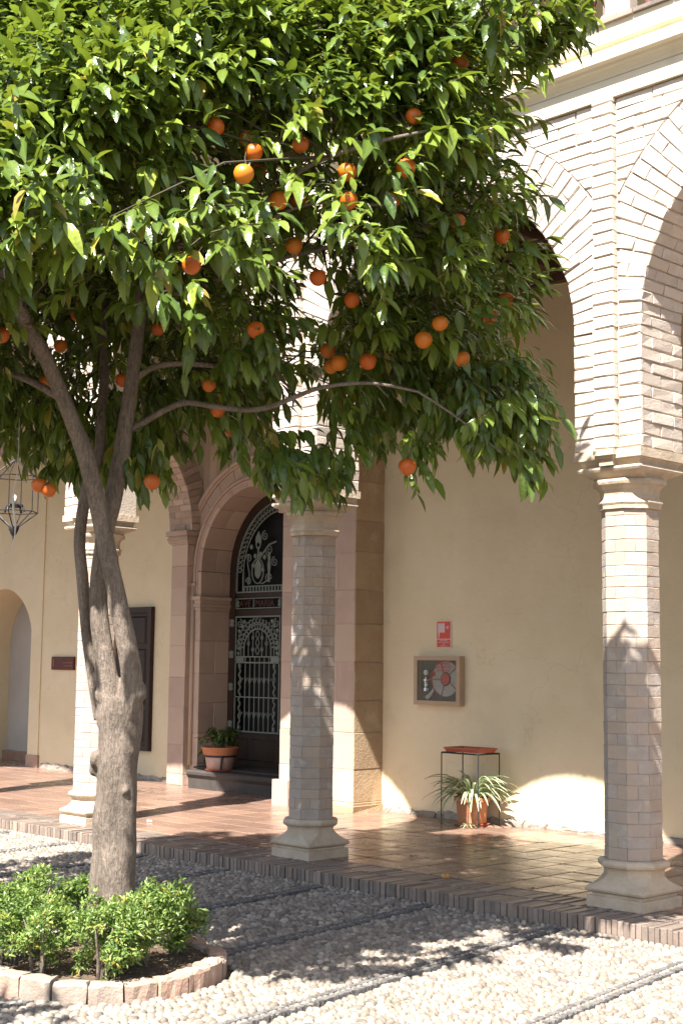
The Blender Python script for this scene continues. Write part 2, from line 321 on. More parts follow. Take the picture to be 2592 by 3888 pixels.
# ------------------------------------------------------------------ arcade floor: slab, border bricks, tiles
m = MB(); m.box(-14, 7, -.49, 3.9, -.4, -.012)
floor = struct(m.build('arcade_floor', 'joint'), 'tiled arcade floor with a kerb of bricks on edge')
rest = MB(); x = -11.9; n_ind = 0
while x < 6.9:
    w_ = random.uniform(.034, .049)
    for row, (y0, y1) in enumerate(((-.505, -.262), (-.256, -.012))):
        top = random.uniform(-.004, .004) + (0 if row else random.uniform(-.006, .002))
        yy = y0+random.uniform(-.008, .006) if row == 0 else y0
        one = -1.9 < x < 4.1
        t = MB() if one else rest
        zb = GZ-.05 if row == 0 else -.06
        t.piece([(x, yy, zb), (x+w_-.006, yy, zb), (x+w_-.006, yy, top), (x, yy, top)], (0, -1, 0), .0, .003, .0015, back=y1-y0-.006)
        P = t.v[-12:]
        # close the top with the brick's upper face
        o = len(t.v)-12
        t.f.append((o+3, o+7, o+6, o+2))
        if one: t.build('brick', 'kerb_brick', floor); n_ind += 1
    x += w_
rest.build('border_bricks', 'kerb_brick', floor, kind='stuff')
rest = MB(); TS = .292
for i in range(-41, 24):
    for k in range(13):
        x0, y0 = i*TS+.05, .0+k*TS*.985
        if y0 > 3.6: continue
        one = x0 > -3.2 and x0 < 4.4 and y0 < 2.8
        t = MB() if one else rest
        h = .002+random.uniform(-.0015, .0015); tl = np.random.uniform(-.0016, .0016, 4)
        c = [(x0+.005, y0+.005), (x0+TS-.005, y0+.005), (x0+TS-.005, y0+TS*.985-.005), (x0+.005, y0+TS*.985-.005)]
        t.piece([(a, b_, -.012) for a, b_ in c], (0, 0, 1), .012+h, .004, .0008, back=.004)
        for q in range(12):
            a = t.v[-12+q]; t.v[-12+q] = (a[0], a[1], a[2]+float(tl[q % 4]))
        if one: t.build('tile', 'tile', floor)
rest.build('floor_tiles', 'tile', floor, kind='stuff')

# ------------------------------------------------------------------ columns
def octa(cx, cy, w_, c, z):
    return [(cx+a, cy+b_, z) for a, b_ in ((w_, -c), (w_, c), (c, w_), (-c, w_), (-w_, c), (-w_, -c), (-c, -w_), (c, -w_))]
BASE = [(0, .206, .2055), (.062, .206, .2055), (.066, .200, .1995), (.068, .186, .1855), (.082, .184, .1835), (.088, .196, .195), (.096, .209, .207), (.108, .2135, .211), (.120, .210, .205),
        (.130, .200, .175), (.150, .186, .130), (.172, .176, .100), (.195, .171, .073), (.215, .171, .071), (.232, .178, .074), (.240, .190, .079), (.246, .200, .083), (.258, .206, .0853), (.270, .206, .0853), (.281, .199, .0824), (.288, .184, .076)]
CAPI = [(2.435, .166, .0688), (2.438, .181, .075), (2.460, .184, .0762), (2.474, .192, .0795), (2.480, .192, .0795), (2.50, .176, .073), (2.525, .172, .0712), (2.56, .178, .0737), (2.585, .196, .081),
        (2.590, .212, .0878), (2.606, .218, .0903), (2.620, .212, .092), (2.624, .188, .10), (2.632, .186, .125), (2.645, .195, .160), (2.660, .220, .205), (2.668, .232, .2305), (2.682, .240, .239), (2.696, .236, .235), (2.700, .214, .2135), (2.722, .220, .2195), (2.738, .236, .2355), (2.742, .252, .2515), (2.799, .252, .2515)]
def loft_rings(prof, cx, cy):
    m = MB(); m.loft([octa(cx, cy, w_, c, z) for z, w_, c in prof]); return m
LAB = {-11.6: 'last arcade column, far beyond the left edge', -8.7: 'second arcade column beyond the left edge', -5.8: 'leftmost arcade column, far left beyond the hanging lantern', -2.9: 'sunlit octagonal arcade column half hidden behind the orange tree trunk',
       0.0: 'shaded octagonal arcade column in front of the portal and iron door', 2.9: 'octagonal arcade column at right, sunlit above with dappled shade below', 5.8: 'arcade column farthest to the right along the arcade'}
def column(cx):
    t = thing('column', (cx, 0, 0), LAB[cx], 'column', 'columns of the arcade')
    loft_rings(BASE, cx, 0).build('base', 'limestone', t)
    cap = loft_rings(CAPI, cx, 0).build('capital', 'limestone', t)
    k = MB(); k.box(cx-.075, cx+.075, -HY-.05, -HY+.02, 2.762, 2.80); k.box(cx-.062, cx+.062, -HY-.035, -HY+.02, 2.742, 2.762); k.box(cx-.05, cx+.05, -HY-.02, -HY+.03, 2.70, 2.741)
    k.build('corbel', 'limestone', cap)
    core = MB(); core.loft([octa(cx, 0, .1605, .1605*.414, z) for z in (.28, 2.44)])
    shaft = core.build('shaft', 'shaft_stone', t)
    seen = cx in (-2.9, 0.0, 2.9)
    z = .288; i = 0; rest = MB()
    while z < 2.43:
        h = min(random.uniform(.066, .086), 2.436-z)
        if 2.436-z-h < .03: h = 2.436-z
        ang0 = PI/8+(PI/8 if i % 2 else 0)
        for k in range(8):
            q = rest if not seen else MB()
            e = random.uniform(-.0015, .0025); ro = .1645/math.cos(PI/8)+e
            corner = lambda j: V(math.cos(PI/8+j*PI/4), math.sin(PI/8+j*PI/4), 0)*ro
            if i % 2 == 0:
                ends = [corner(k), corner(k+1)]
            else:
                ends = [(corner(k-1)+corner(k))/2, corner(k), (corner(k)+corner(k+1))/2]
            # shrink the ends to leave a joint
            ends = [np.array(p_) for p_ in ends]
            g_ = .0012
            ends[0] = ends[0]+nrm(ends[1]-ends[0])*g_; ends[-1] = ends[-1]+nrm(ends[-2]-ends[-1])*g_
            ncn = len(ends); vs = []
            for zz, sc in ((z+.001, .9), (z+.001, .985), (z+.005, 1.0), (z+h-.005, 1.0), (z+h-.001, .985), (z+h-.001, .9)):
                for p_ in ends:
                    jj = np.random.uniform(-.0012, .0012, 3)
                    vs.append((cx+p_[0]*sc+jj[0], p_[1]*sc+jj[1], zz+jj[2]))
            fs = [(r_*ncn+a, r_*ncn+a+1, (r_+1)*ncn+a+1, (r_+1)*ncn+a) for r_ in range(5) for a in range(ncn-1)]
            fs += [tuple(r_*ncn for r_ in range(6))[::-1], tuple(r_*ncn+ncn-1 for r_ in range(6))]
            q.add(vs, fs)
            if seen: q.build('stone', 'shaft_stone', shaft)
        z += h; i += 1
    if not seen: rest.build('stonework', 'shaft_stone', shaft, kind='stuff')
    return t
for cx in PIERS: column(cx)

# ------------------------------------------------------------------ brick arcade wall
arc = thing('arcade_wall', (0, 0, 2.8), 'pale brick arcade wall with round arches on octagonal columns', 'arcade')
core = MB(); IN = .0
def zlow(u):       # underside of the core at distance u from a pier centre
    d_ = S/2-u
    if u <= HX-CO: return ZP
    Rc = RI+CO
    return ZC+math.sqrt(max(Rc*Rc-d_*d_, 0))
us = [0, .12, HX-CO-1e-4] + [S/2-(RI+CO)*math.cos(a) for a in np.linspace(0.0, PI/2, 22)]
for Xp in PIERS:
    for s in (-1, 1):
        fy, by = -HY+CO, HY-CO
        A = []
        for u in us:
            zl = zlow(u) if u > HX-CO-5e-5 else ZP
            A.append((Xp+s*u, zl))
        for (xa, za), (xb, zb) in zip(A[:-1], A[1:]):
            core.add([(xa, fy, za), (xb, fy, zb), (xb, fy, ZT), (xa, fy, ZT)], [(0, 1, 2, 3)])
            core.add([(xa, by, za), (xb, by, zb), (xb, by, ZT), (xa, by, ZT)], [(3, 2, 1, 0)])
            core.add([(xa, fy, za), (xa, by, za), (xb, by, zb), (xb, fy, zb)], [(0, 1, 2, 3)])
core.build('mortar_body', 'mortar', arc)
rest = MB(); NB = {'front': 0}
CAMV = V(*CAM)
def brick(P, n, d=CO, one=False, b=.005, j=.0044):
    t = MB() if one else rest
    d = d+random.uniform(-.003, .003)
    t.piece(P, n, d, b, j)
    if one:
        t.build('brick', 'brick', arc); NB['front'] += 1
def vis(Xp, X, Z, side=False):
    if Xp == 2.9: return (1.95 < X < 3.62) if not side else Z < 4.45
    if Xp == 0.0: return Z < 3.55 and abs(X) < .6
    if Xp == -2.9: return Z < 3.25 and abs(X+2.9) < .3 and not side
    return False
CH = .0775
for Xp in PIERS:
    fyc = -HY+CO
    for s in (-1, 1):
        pt = lambda u, z: (Xp+s*u, fyc, z)
        def quad(u0, u1, u2, u3, z0, z1):  # (u0,z0) (u1,z0) (u2,z1) (u3,z1)
            P = [pt(u0, z0), pt(u1, z0), pt(u2, z1), pt(u3, z1)]
            if s < 0: P = [P[1], P[0], P[3], P[2]]
            brick(P, (0, -1, 0), one=vis(Xp, Xp+s*(u0+u1)/2, z0))
        # courses of the pier
        z = ZP+.002; i = 0
        while z < ZC-.02:
            h = min(CH*random.uniform(.95, 1.05), ZC-z)
            quad(.086, HX, HX, .086, z+.004, z+h-.004); z += h; i += 1
        # arch ring
        RO = 1.60; NV = 26; a = 0.0
        for k in range(NV):
            a0, a1 = k*PI/2/NV, (k+1)*PI/2/NV
            am = (a0+a1)/2
            lim = min(RO, (S/2-.088)/math.cos(am) if am < 1.5 else 9, (ZT-.006-ZC)/math.sin(am) if am > .05 else 9)
            cuts = [RI, lim] if lim-RI < .2 else ([RI, RI+.275, lim] if k % 2 else [RI, RI+.14, lim])
            if len(cuts) == 3 and lim-cuts[1] < .05: cuts = [RI, lim]
            for r0, r1 in zip(cuts[:-1], cuts[1:]):
                g0 = .0045/((r0+r1)/2)
                P = []
                for rr, aa in ((r0+.002, a0+g0), (r1-.003, a0+g0), (r1-.003, a1-g0), (r0+.002, a1-g0)):
                    P.append((Xp+s*(S/2-rr*math.cos(aa)), fyc, ZC+rr*math.sin(aa)))
                # ccw from the front (-y): for s=+1 the intrados is on the right
                P = [P[1], P[0], P[3], P[2]] if s > 0 else [P[0], P[1], P[2], P[3]]
                xm = sum(p_[0] for p_ in P)/4; zm = sum(p_[2] for p_ in P)/4
                brick(P, (0, -1, 0), one=vis(Xp, xm, zm))
        # spandrel courses
        z = ZC+math.sqrt(RO*RO-(S/2-.088)**2); i = 0
        z = ZT-.005-math.floor((ZT-.005-z)/CH)*CH
        while z < ZT-.02:
            z0, z1 = z+.004, z+CH-.004
            ue = lambda zz: S/2-math.sqrt(max(RO*RO-(zz-ZC)**2, 0))-.006 if zz-ZC < RO else S/2
            u = .086; e0, e1 = ue(z0), ue(z1)
            first = True
            while u < e0-.02:
                ln = random.choice((.26, .27, .28, .135)) if not first else random.choice((.14, .27, .2))
                first = False
                v0 = min(u+ln, e0)
                if e0-v0 < .07: v0 = e0
                v1 = v0 if v0 < e0 else e1
                quad(u, v0-.004, v1-.004, u, z0, z1); u = v0+.004
            z += CH; i += 1
        # bricks of the reveal and underside on the side that faces right
        if s > 0 and Xp in (0.0, 2.9):
            xs = Xp+HX-CO; segs = []; z = ZP+.002
            while z < ZC-.02:
                h = min(CH, ZC-z); segs.append(((xs, z+.004), (xs, z+h-.004), (1, 0))); z += h
            Rc = RI+CO
            for k in range(NV):
                a0, a1 = k*PI/2/NV+.0035, (k+1)*PI/2/NV-.0035; am = (a0+a1)/2
                segs.append(((Xp+S/2-Rc*math.cos(a0), ZC+Rc*math.sin(a0)), (Xp+S/2-Rc*math.cos(a1), ZC+Rc*math.sin(a1)), (math.cos(am), -math.sin(am))))
            for i, (p0, p1, nn) in enumerate(segs):
                ys = [-HY, -.01, HY] if i % 2 else [-HY, -.115, .125, HY]
                for ya, yb in zip(ys[:-1], ys[1:]):
                    brick([(p0[0], ya+.003, p0[1]), (p0[0], yb-.003, p0[1]), (p1[0], yb-.003, p1[1]), (p1[0], ya+.003, p1[1])], (nn[0], 0, nn[1]), one=vis(Xp, p0[0], p0[1], True))
    # the proud strip on the pier axis
    z = ZP+.004; i = 0
    while z < ZT-.01:
        h = min(CH*random.uniform(.96, 1.04), ZT-z); e = random.uniform(-.004, .004)
        t = MB() if vis(Xp, Xp, z) else rest
        t.piece([(Xp-.078+e, fyc, z+.004), (Xp+.078+e, fyc, z+.004), (Xp+.078+e, fyc, z+h-.004), (Xp-.078+e, fyc, z+h-.004)], (0, -1, 0), .05+random.uniform(-.003, .003), .005, .0025)
        if vis(Xp, Xp, z): t.build('brick', 'brick', arc); NB['front'] += 1
        z += h
    k = MB(); k.box(Xp-.070, Xp+.070, -HY+CO-.038, -HY+CO+.02, ZP+.002, ZT-.001); k.build('strip_body', 'mortar', arc)
rest.build('brickwork', 'brick', arc, kind='stuff')
print('individual arcade bricks', NB)

# string course, cornice and sill of the gallery above
X0, X1 = -13.05, 7.25
def mould(name, prof, m, parent): 
    t = MB(); t.extrude_x(prof[::-1], X0, X1); return t.build(name, m, parent)
mould('string_course', [(HY, ZT), (-.262, ZT), (-.262, 5.185), (HY, 5.185)], 'cream_paint', arc)
mould('cornice', [(HY-.003, 5.1865), (-.268, 5.1865), (-.275, 5.205), (-.295, 5.222), (-.300, 5.232), (-.318, 5.240), (-.325, 5.256), (-.352, 5.262), (-.356, 5.268), (-.356, 5.332), (-.350, 5.340), (-.300, 5.352), (HY-.003, 5.352)], 'cream_paint', arc)
mould('fascia', [(HY-.006, 5.3535), (-.285, 5.3535), (-.287, 5.392), (-.318, 5.398), (-.320, 5.404), (-.320, 5.520), (HY-.006, 5.520)], 'cream_paint', arc)
x = X0
while x < X1:
    t = MB(); ln = .29; o_ = random.uniform(-.004, .004)
    t.box(x+.002, x+ln-.002, -.345+o_, .10, 5.522, 5.548+o_*.5, .0015)
    if 1.6 < x < 4: t.build('sill_tile', 'kerb_brick', arc)
    else: t.build('sill_tile', 'kerb_brick', arc)
    x += ln

# gallery storey: column, balusters, back wall, floor and roof
gc = thing('gallery_column', (2.935, -.02, 5.548), 'white octagonal column foot on the gallery sill, top right', 'column')
loft_rings([(5.549, .118, .117), (5.60, .118, .117), (5.604, .112, .111), (5.612, .125, .085), (5.624, .131, .062), (5.640, .127, .0526), (5.646, .108, .0447), (5.655, .104, .043)], 2.935, -.10).build('base', 'cream_paint', gc)
t = MB(); t.loft([octa(2.935, -.10, .104, .043, z) for z in (5.655, 7.75)]); t.build('shaft', 'shaft_stone', gc)
for cx in (-2.9, 0.0, 5.8):
    t = MB(); t.loft([octa(cx, -.10, .104, .043, z) for z in (5.549, 7.75)])
    tag(t.build('gallery_column', 'shaft_stone'), 'upper gallery column hidden behind the tree crown' if cx < 5 else 'upper gallery column past the right edge', 'column', 'columns of the gallery')
bal = thing('balustrade', (2.5, -.1, 5.548), 'turned reddish wooden baluster railing of the upper gallery', 'balustrade')
BP = [(.022, 0), (.026, .004), (.026, .03), (.022, .05), (.030, .14), (.028, .19), (.019, .215), (.028, .222), (.028, .235), (.018, .243), (.022, .255), (.033, .285), (.030, .31), (.018, .325), (.028, .332), (.028, .345), (.016, .36), (.022, .50), (.024, .62), (.026, .66)]
i = 0; x = 1.55
while x < 4.4:
    if abs(x-2.935) > .15:
        t = MB(); t.lathe([(r_*.95, 5.549+z) for r_, z in BP], x, -.10, 12); t.build('baluster', 'red_wood', bal, smooth=True)
    x += .146
t = MB(); t.box(1.4, 4.5, -.14, -.06, 6.21, 6.27); t.build('handrail', 'red_wood', bal)
t = MB(); t.box(-12, 7.25, WY, WY+.3, 5.30, 8.1)
tag(t.build('gallery_wall', 'plaster'), 'shaded beige back wall of the upper gallery behind the balusters', 'wall')
t = MB(); t.box(-12, 7.25, HY+.003, WY+.2, 5.225, 5.30); struct(t.build('gallery_floor', 'ceiling_wood'))
t = MB(); t.box(-12, 7.25, -.55, WY+.5, 8.11, 8.25); tag(t.build('gallery_roof', 'ceiling_wood'), 'wooden roof sheltering the upper gallery', 'roof')

# ceiling beams of the arcade
ceil = thing('beam_ceiling', (0, 1.5, 5.05), 'dark wooden beam ceiling inside the arcade', 'ceiling')
x = -11.5
while x < 7.2:
    t = MB(); t.box(x, x+.11, HY+.01, WY-.005 if x > -1.9 else LY, 5.06, 5.22, .002); t.build('beam', 'ceiling_wood', ceil); x += .42
t = MB(); t.box(-1.9, 7.2, WY-.09, WY-.002, 4.985, 5.055); t.build('wall_plate', 'ceiling_wood', ceil)

# ------------------------------------------------------------------ plaster walls
def grid_wall(name, x0, x1, z0, z1, y, m, dx=.12, amp=.004, thick=.35, parent=None):
    nx, nz = max(2, int((x1-x0)/dx)), max(2, int((z1-z0)/dx)); vs = []
    for k in range(nz+1):
        for i in range(nx+1):
            X, Z = x0+(x1-x0)*i/nx, z0+(z1-z0)*k/nz
            e = amp*(math.sin(X*2.1+Z*1.3)+math.sin(X*4.7-Z*3.1+1)*.6+math.sin(X*1.1+Z*6.3)*.5)
            if i in (0, nx): e = 0
            vs.append((X, y+e, Z))
    W_ = nx+1; fs = [(k*W_+i, k*W_+i+1, (k+1)*W_+i+1, (k+1)*W_+i) for k in range(nz) for i in range(nx)]
    t = MB(); t.add(vs, fs); t.box(x0, x1, y+.03, y+thick, z0, z1)
    return t.build(name, m, parent, smooth=True)
rw = thing('cloister_wall', (1, WY, 0), 'smooth yellow plaster wall with the hose cabinet, behind the arcade at right', 'wall')
grid_wall('plaster', -1.99, 7.2, -.1, 5.3, WY, 'plaster', parent=rw)
def skirting(x0, x1, y, parent, hmax=.085, seed=1):
    rg = random.Random(seed); x = x0; k = 0
    while x < x1:
        ln = rg.uniform(.14, .42); h = hmax*rg.uniform(.55, 1.0); d_ = rg.uniform(.025, .06)
        nx = 6; rows = []
        for i in range(nx+1):
            xx = x+(ln-.004)*i/nx
            e = lambda a: rg.uniform(-a, a)
            hh = h*(1-.25*abs(i/nx-.5)*2)+e(.008)
            rows.append([(xx, y-d_*1.1+e(.004), -.02), (xx, y-d_*1.1+e(.006), .012), (xx, y-d_+e(.008), hh*.55), (xx, y-d_*.55+e(.008), hh*.9), (xx, y+.01, hh), (xx, y+.02, -.02)])
        t = MB(); t.loft(rows); t.build('footing_stone', 'rubble', parent); x += ln
skirting(-1.90, 6.5, WY, rw, .10, 3)

lw = thing('cloister_wall', (-7, LY, 0), 'shaded yellow plaster wall left of the portal with plaque and shutter', 'wall')
# wall with an arched recess at the far left
AX, AR, AZ = -9.85, .80, 1.68
t = MB(); zt = 5.3
xs = list(np.linspace(-5.80, AX+AR, 14)) + [AX+AR*math.cos(a) for a in np.linspace(0, PI, 25)[1:]] + [-12.0]
for xa, xb in zip(xs[:-1], xs[1:]):
    ins = lambda q: AZ+math.sqrt(max(AR*AR-(q-AX)**2, 0)) if abs(q-AX) <= AR+1e-6 and not (abs(xa-AX) > AR+1e-6 or abs(xb-AX) > AR+1e-6) else -.1
    za, zb = ins(xa), ins(xb)
    t.add([(xb, LY, zb), (xa, LY, za), (xa, LY, zt), (xb, LY, zt)], [(0, 1, 2, 3)])
    if za > 0 or zb > 0: t.add([(xb, LY, zb), (xa, LY, za), (xa, LY+.9, za), (xb, LY+.9, zb)], [(0, 3, 2, 1)])
for xe in (AX+AR, AX-AR): t.add([(xe, LY, -.1), (xe, LY+.9, -.1), (xe, LY+.9, AZ), (xe, LY, AZ)], [(0, 1, 2, 3)])
t.box(-12, -5.8, LY+.92, LY+1.1, -.1, 5.3)
t.build('plaster', 'plaster', lw)
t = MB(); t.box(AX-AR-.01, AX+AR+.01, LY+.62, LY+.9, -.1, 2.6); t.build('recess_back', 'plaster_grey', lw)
t = MB(); t.box(AX+AR+.002, -8.79, LY-.018, LY+.02, .17, 5.25); t.build('pilaster', 'plaster', lw)
t = MB(); t.box(AX+AR-.02, -8.77, LY-.03, LY+.03, 0, .17, .004); t.build('plinth', 'tile', lw)
t = MB(); t.box(AX-AR, AX+AR-.021, LY+.55, LY+.62, 0, .13, .004); t.build('recess_plinth', 'tile', lw)
skirting(-8.70, -5.80, LY, lw, .12, 9)

# ------------------------------------------------------------------ stone portal
PX = -4.31
por = thing('stone_portal', (PX, 3.0, 0), 'pinkish stone portal with arched opening around the iron door', 'portal')
def block(x0, x1, y0, y1, z0, z1, m='portal_stone', faces='fr', g_=.003, name='block', j=.0015):
    """ashlar block with joints on its front (-y) and right (+x) faces"""
    t = MB(); b_ = .004
    vs = []
    for k in range(3):
        o = (0, b_, b_)[k]
    X0_, X1_, Y0_, Z0_, Z1_ = x0+g_, x1-(0 if 'r' in faces else g_), y0, z0+g_, z1-g_
    t.piece([(X0_, y0+.006, Z0_), (X1_, y0+.006, Z0_), (X1_, y0+.006, Z1_), (X0_, y0+.006, Z1_)], (0, -1, 0), .006, b_, j, back=.02)
    if 'r' in faces:
        t.piece([(x1-.006, y0, Z0_), (x1-.006, y1-g_, Z0_), (x1-.006, y1-g_, Z1_), (x1-.006, y0, Z1_)], (1, 0, 0), .006, b_, j, back=.02)
    if 'l' in faces:
        t.piece([(x0+.006, y1-g_, Z0_), (x0+.006, y0, Z0_), (x0+.006, y0, Z1_), (x0+.006, y1-g_, Z1_)], (-1, 0, 0), .006, b_, j, back=.02)
    return t.build(name, m, por)
def corebox(x0, x1, y0, y1, z0, z1, m='portal_stone'):
    t = MB(); t.box(x0+.004, x1-.007, y0+.0045, y1, z0, z1); t.build('core', m, por)
for sx in (-1, 1):
    mx = lambda a, b_: (PX+sx*a, PX+sx*b_) if sx > 0 else (PX+sx*b_, PX+sx*a)
    fr = 'r' if sx < 0 else 'l'
    # outer pilaster
    x0, x1 = mx(1.11, 1.42); corebox(x0, x1, 3.0, 3.62, 0, 2.885)
    zs = [0, .13, .48, .92, 1.28, 1.66, 2.02, 2.36, 2.62, 2.88]
    for za, zb in zip(zs[:-1], zs[1:]): block(x0, x1, 3.0, 3.12, za, zb, faces=fr)
    # inner jamb, seen from the front and from the opening
    x0, x1 = mx(.964, 1.115); corebox(x0, x1, 3.10, 3.62, 0, 2.08)
    zs = [0, .27, .62, .98, 1.33, 1.72, 2.08]
    for i, (za, zb) in enumerate(zip(zs[:-1], zs[1:])):
        block(x0, x1, 3.10, 3.56, za, zb, faces=fr) if i % 2 else (block(x0, x1, 3.10, 3.34, za, zb, faces=fr), block(x0+.001*sx, x1+.0*sx, 3.341, 3.56, za, zb, faces=fr))
    # impost
    t = MB(); q = .03
    xa, xb = mx(.93, 1.12)
    for k, (e, za, zb) in enumerate(((.012, 2.08, 2.12), (.028, 2.12, 2.16), (.018, 2.16, 2.205), (.040, 2.205, 2.25))):
        t.box(min(PX+sx*(.964-e), PX+sx*1.113), max(PX+sx*(.964-e), PX+sx*1.113), 3.10-e, 3.56, za, zb-.001)
    t.build('impost', 'portal_stone', por)
    # roll moulding in the angle
    t = MB(); xr = PX+sx*1.085; t.tube([(xr, 3.085, .24), (xr, 3.085, 2.38)], .028, 10); t.build('roll_moulding', 'portal_stone', por, smooth=True)
    t = MB(); t.box(min(PX+sx*1.03, PX+sx*1.12), max(PX+sx*1.03, PX+sx*1.12), 3.06, 3.11, 2.38, 2.41); t.build('stop', 'portal_stone', por)
    # stone above the impost, beside the arch
    # capital of the outer pilaster
    t = MB()
    for e, za, zb in ((.012, 2.885, 2.90), (.03, 2.90, 2.93), (.045, 2.93, 2.965), (.03, 2.966, 2.985), (.06, 2.985, 3.045)):
        t.box(min(PX+sx*(1.10-e*.7), PX+sx*(1.43+e*.7)), max(PX+sx*(1.10-e*.7), PX+sx*(1.43+e*.7)), 3.0-e, 3.26, za, zb-.0008)
    t.build('capital', 'portal_stone', por)
# wall of the portal with the arched opening
AZ2, AR2 = 2.55, .964
t = MB(); ins = lambda x_: AZ2+math.sqrt(max(AR2**2-(x_-PX)**2, 0))
xs = [PX-1.30] + [PX-AR2*math.cos(a) for a in np.linspace(0, PI, 33)] + [PX+1.27]
for xa, xb in zip(xs[:-1], xs[1:]):
    out_ = xa < PX-AR2-1e-6 or xb > PX+AR2+1e-6
    za, zb = (2.25, 2.25) if out_ else (ins(xa), ins(xb))
    t.add([(xa, 3.165, za), (xb, 3.165, zb), (xb, 3.165, 5.05), (xa, 3.165, 5.05)], [(0, 1, 2, 3)])
t.build('tympanum_wall', 'portal_stone', por)
# voussoirs: reveal blocks and face
def arch_block(a0, a1, r0, r1, y0, y1, m='portal_stone', name='voussoir', b_=.004):
    n = 4; t = MB(); rings = []
    for k in range(n+1):
        a = a0+(a1-a0)*k/n; c, s_ = math.cos(a), math.sin(a)
        P = lambda r_, y_: (PX-r_*c, y_, AZ2+r_*s_)
        rings.append([P(r0, y0+b_), P(r0+b_, y0), P(r1-b_, y0), P(r1, y0+b_), P(r1, y1), P(r0, y1)])
    t.loft(rings); return t.build(name, m, por)
nv = 11
for k in range(nv):
    a0, a1 = k*PI/nv+.003, (k+1)*PI/nv-.003
    if k % 2: arch_block(a0, a1, .962, 1.115, 3.10, 3.56)
    else: arch_block(a0, a1, .962, 1.115, 3.10, 3.33); arch_block(a0, a1, .962, 1.115, 3.334, 3.56)
for sx in (-1, 1):   # the straight stilt between impost and arch
    x0, x1 = (PX-1.113, PX-.962) if sx < 0 else (PX+.962, PX+1.113)
    block(x0, x1, 3.10, 3.40, 2.251, 2.55, faces='r' if sx < 0 else 'l'); block(x0, x1-.001, 3.402, 3.56, 2.251, 2.55, faces='r' if sx < 0 else 'l')
def arch_tube(r_, y_, rad, m, parent, name, a0=0, a1=PI, stilt=0.0, n=8, zc=None, cx=None, smooth=True):
    zc = AZ2 if zc is None else zc; cx = PX if cx is None else cx
    pts = [(cx-r_*math.cos(a), y_, zc+r_*math.sin(a)) for a in np.linspace(a0, a1, 40)]
    if stilt: pts = [(pts[0][0], y_, zc-stilt)]+pts+[(pts[-1][0], y_, zc-stilt)]
    t = MB(); t.tube(pts, rad, n); return t.build(name, m, parent, smooth=smooth)
arch_tube(1.075, 3.094, .022, 'portal_stone', por, 'roll_moulding', stilt=.28)
arch_tube(1.035, 3.098, .012, 'portal_stone', por, 'roll_moulding', stilt=.28)
for k in range(13):   # outer ring of face blocks and hood
    a0, a1 = k*PI/13+.0025, (k+1)*PI/13-.0025
    arch_block(a0, a1, 1.118, 1.30, 3.135, 3.20)
arch_tube(1.31, 3.11, .03, 'portal_stone', por, 'hood_moulding'); arch_tube(1.27, 3.125, .018, 'portal_stone', por, 'hood_moulding')
# big pier right of the portal
corebox(-3.05, -1.956, 2.41, WY+.05, 0, 5.05)
zs = [0, .10, .42, .78, 1.10, 1.48, 1.86, 2.2, 2.58, 2.9, 3.3, 3.7, 4.1, 4.5, 5.05]
for i, (za, zb) in enumerate(zip(zs[:-1], zs[1:])):
    cut = (-2.55, -2.2, -2.7)[i % 3]
    block(-3.05, cut, 2.41, 2.6, za, zb, faces=''); block(cut, -1.96, 2.41, 2.6, za, zb, faces='')
    t = MB(); t.piece([(-1.962, 2.412, za+.003), (-1.962, WY+.01, za+.003), (-1.962, WY+.01, zb-.003), (-1.962, 2.412, zb-.003)], (1, 0, 0), .008+random.uniform(-.002, .002), .005, .003, back=.02)
    t.build('side_block', 'tan_stone', por)
t = MB(); t.box(-3.10, -2.86, 2.36, 2.42, 0, .26, .002); t.build('foot', 'portal_stone', por)
t = MB(); t.box(-2.6, -1.93, 2.38, WY+.02, 0, .07, .006); t.build('foot', 'tan_stone', por)
# step
st = thing('door_step', (PX, 3.0, 0), 'dark worn stone step below the iron door', 'step')
t = MB()
t.loft([[(x_, 2.865, 0), (x_, 2.862, .12), (x_, 2.845, .145), (x_, 2.83, .165), (x_, 2.828, .195), (x_, 2.84, .212), (x_, 3.62, .215), (x_, 3.62, 0)] for x_ in (-3.04, -5.13)])
t.build('slab', 'dark_stone', st)
t = MB(); t.box(-5.274, -3.34, 3.05, 3.8, .216, .235); t.build('threshold', 'dark_stone', st)

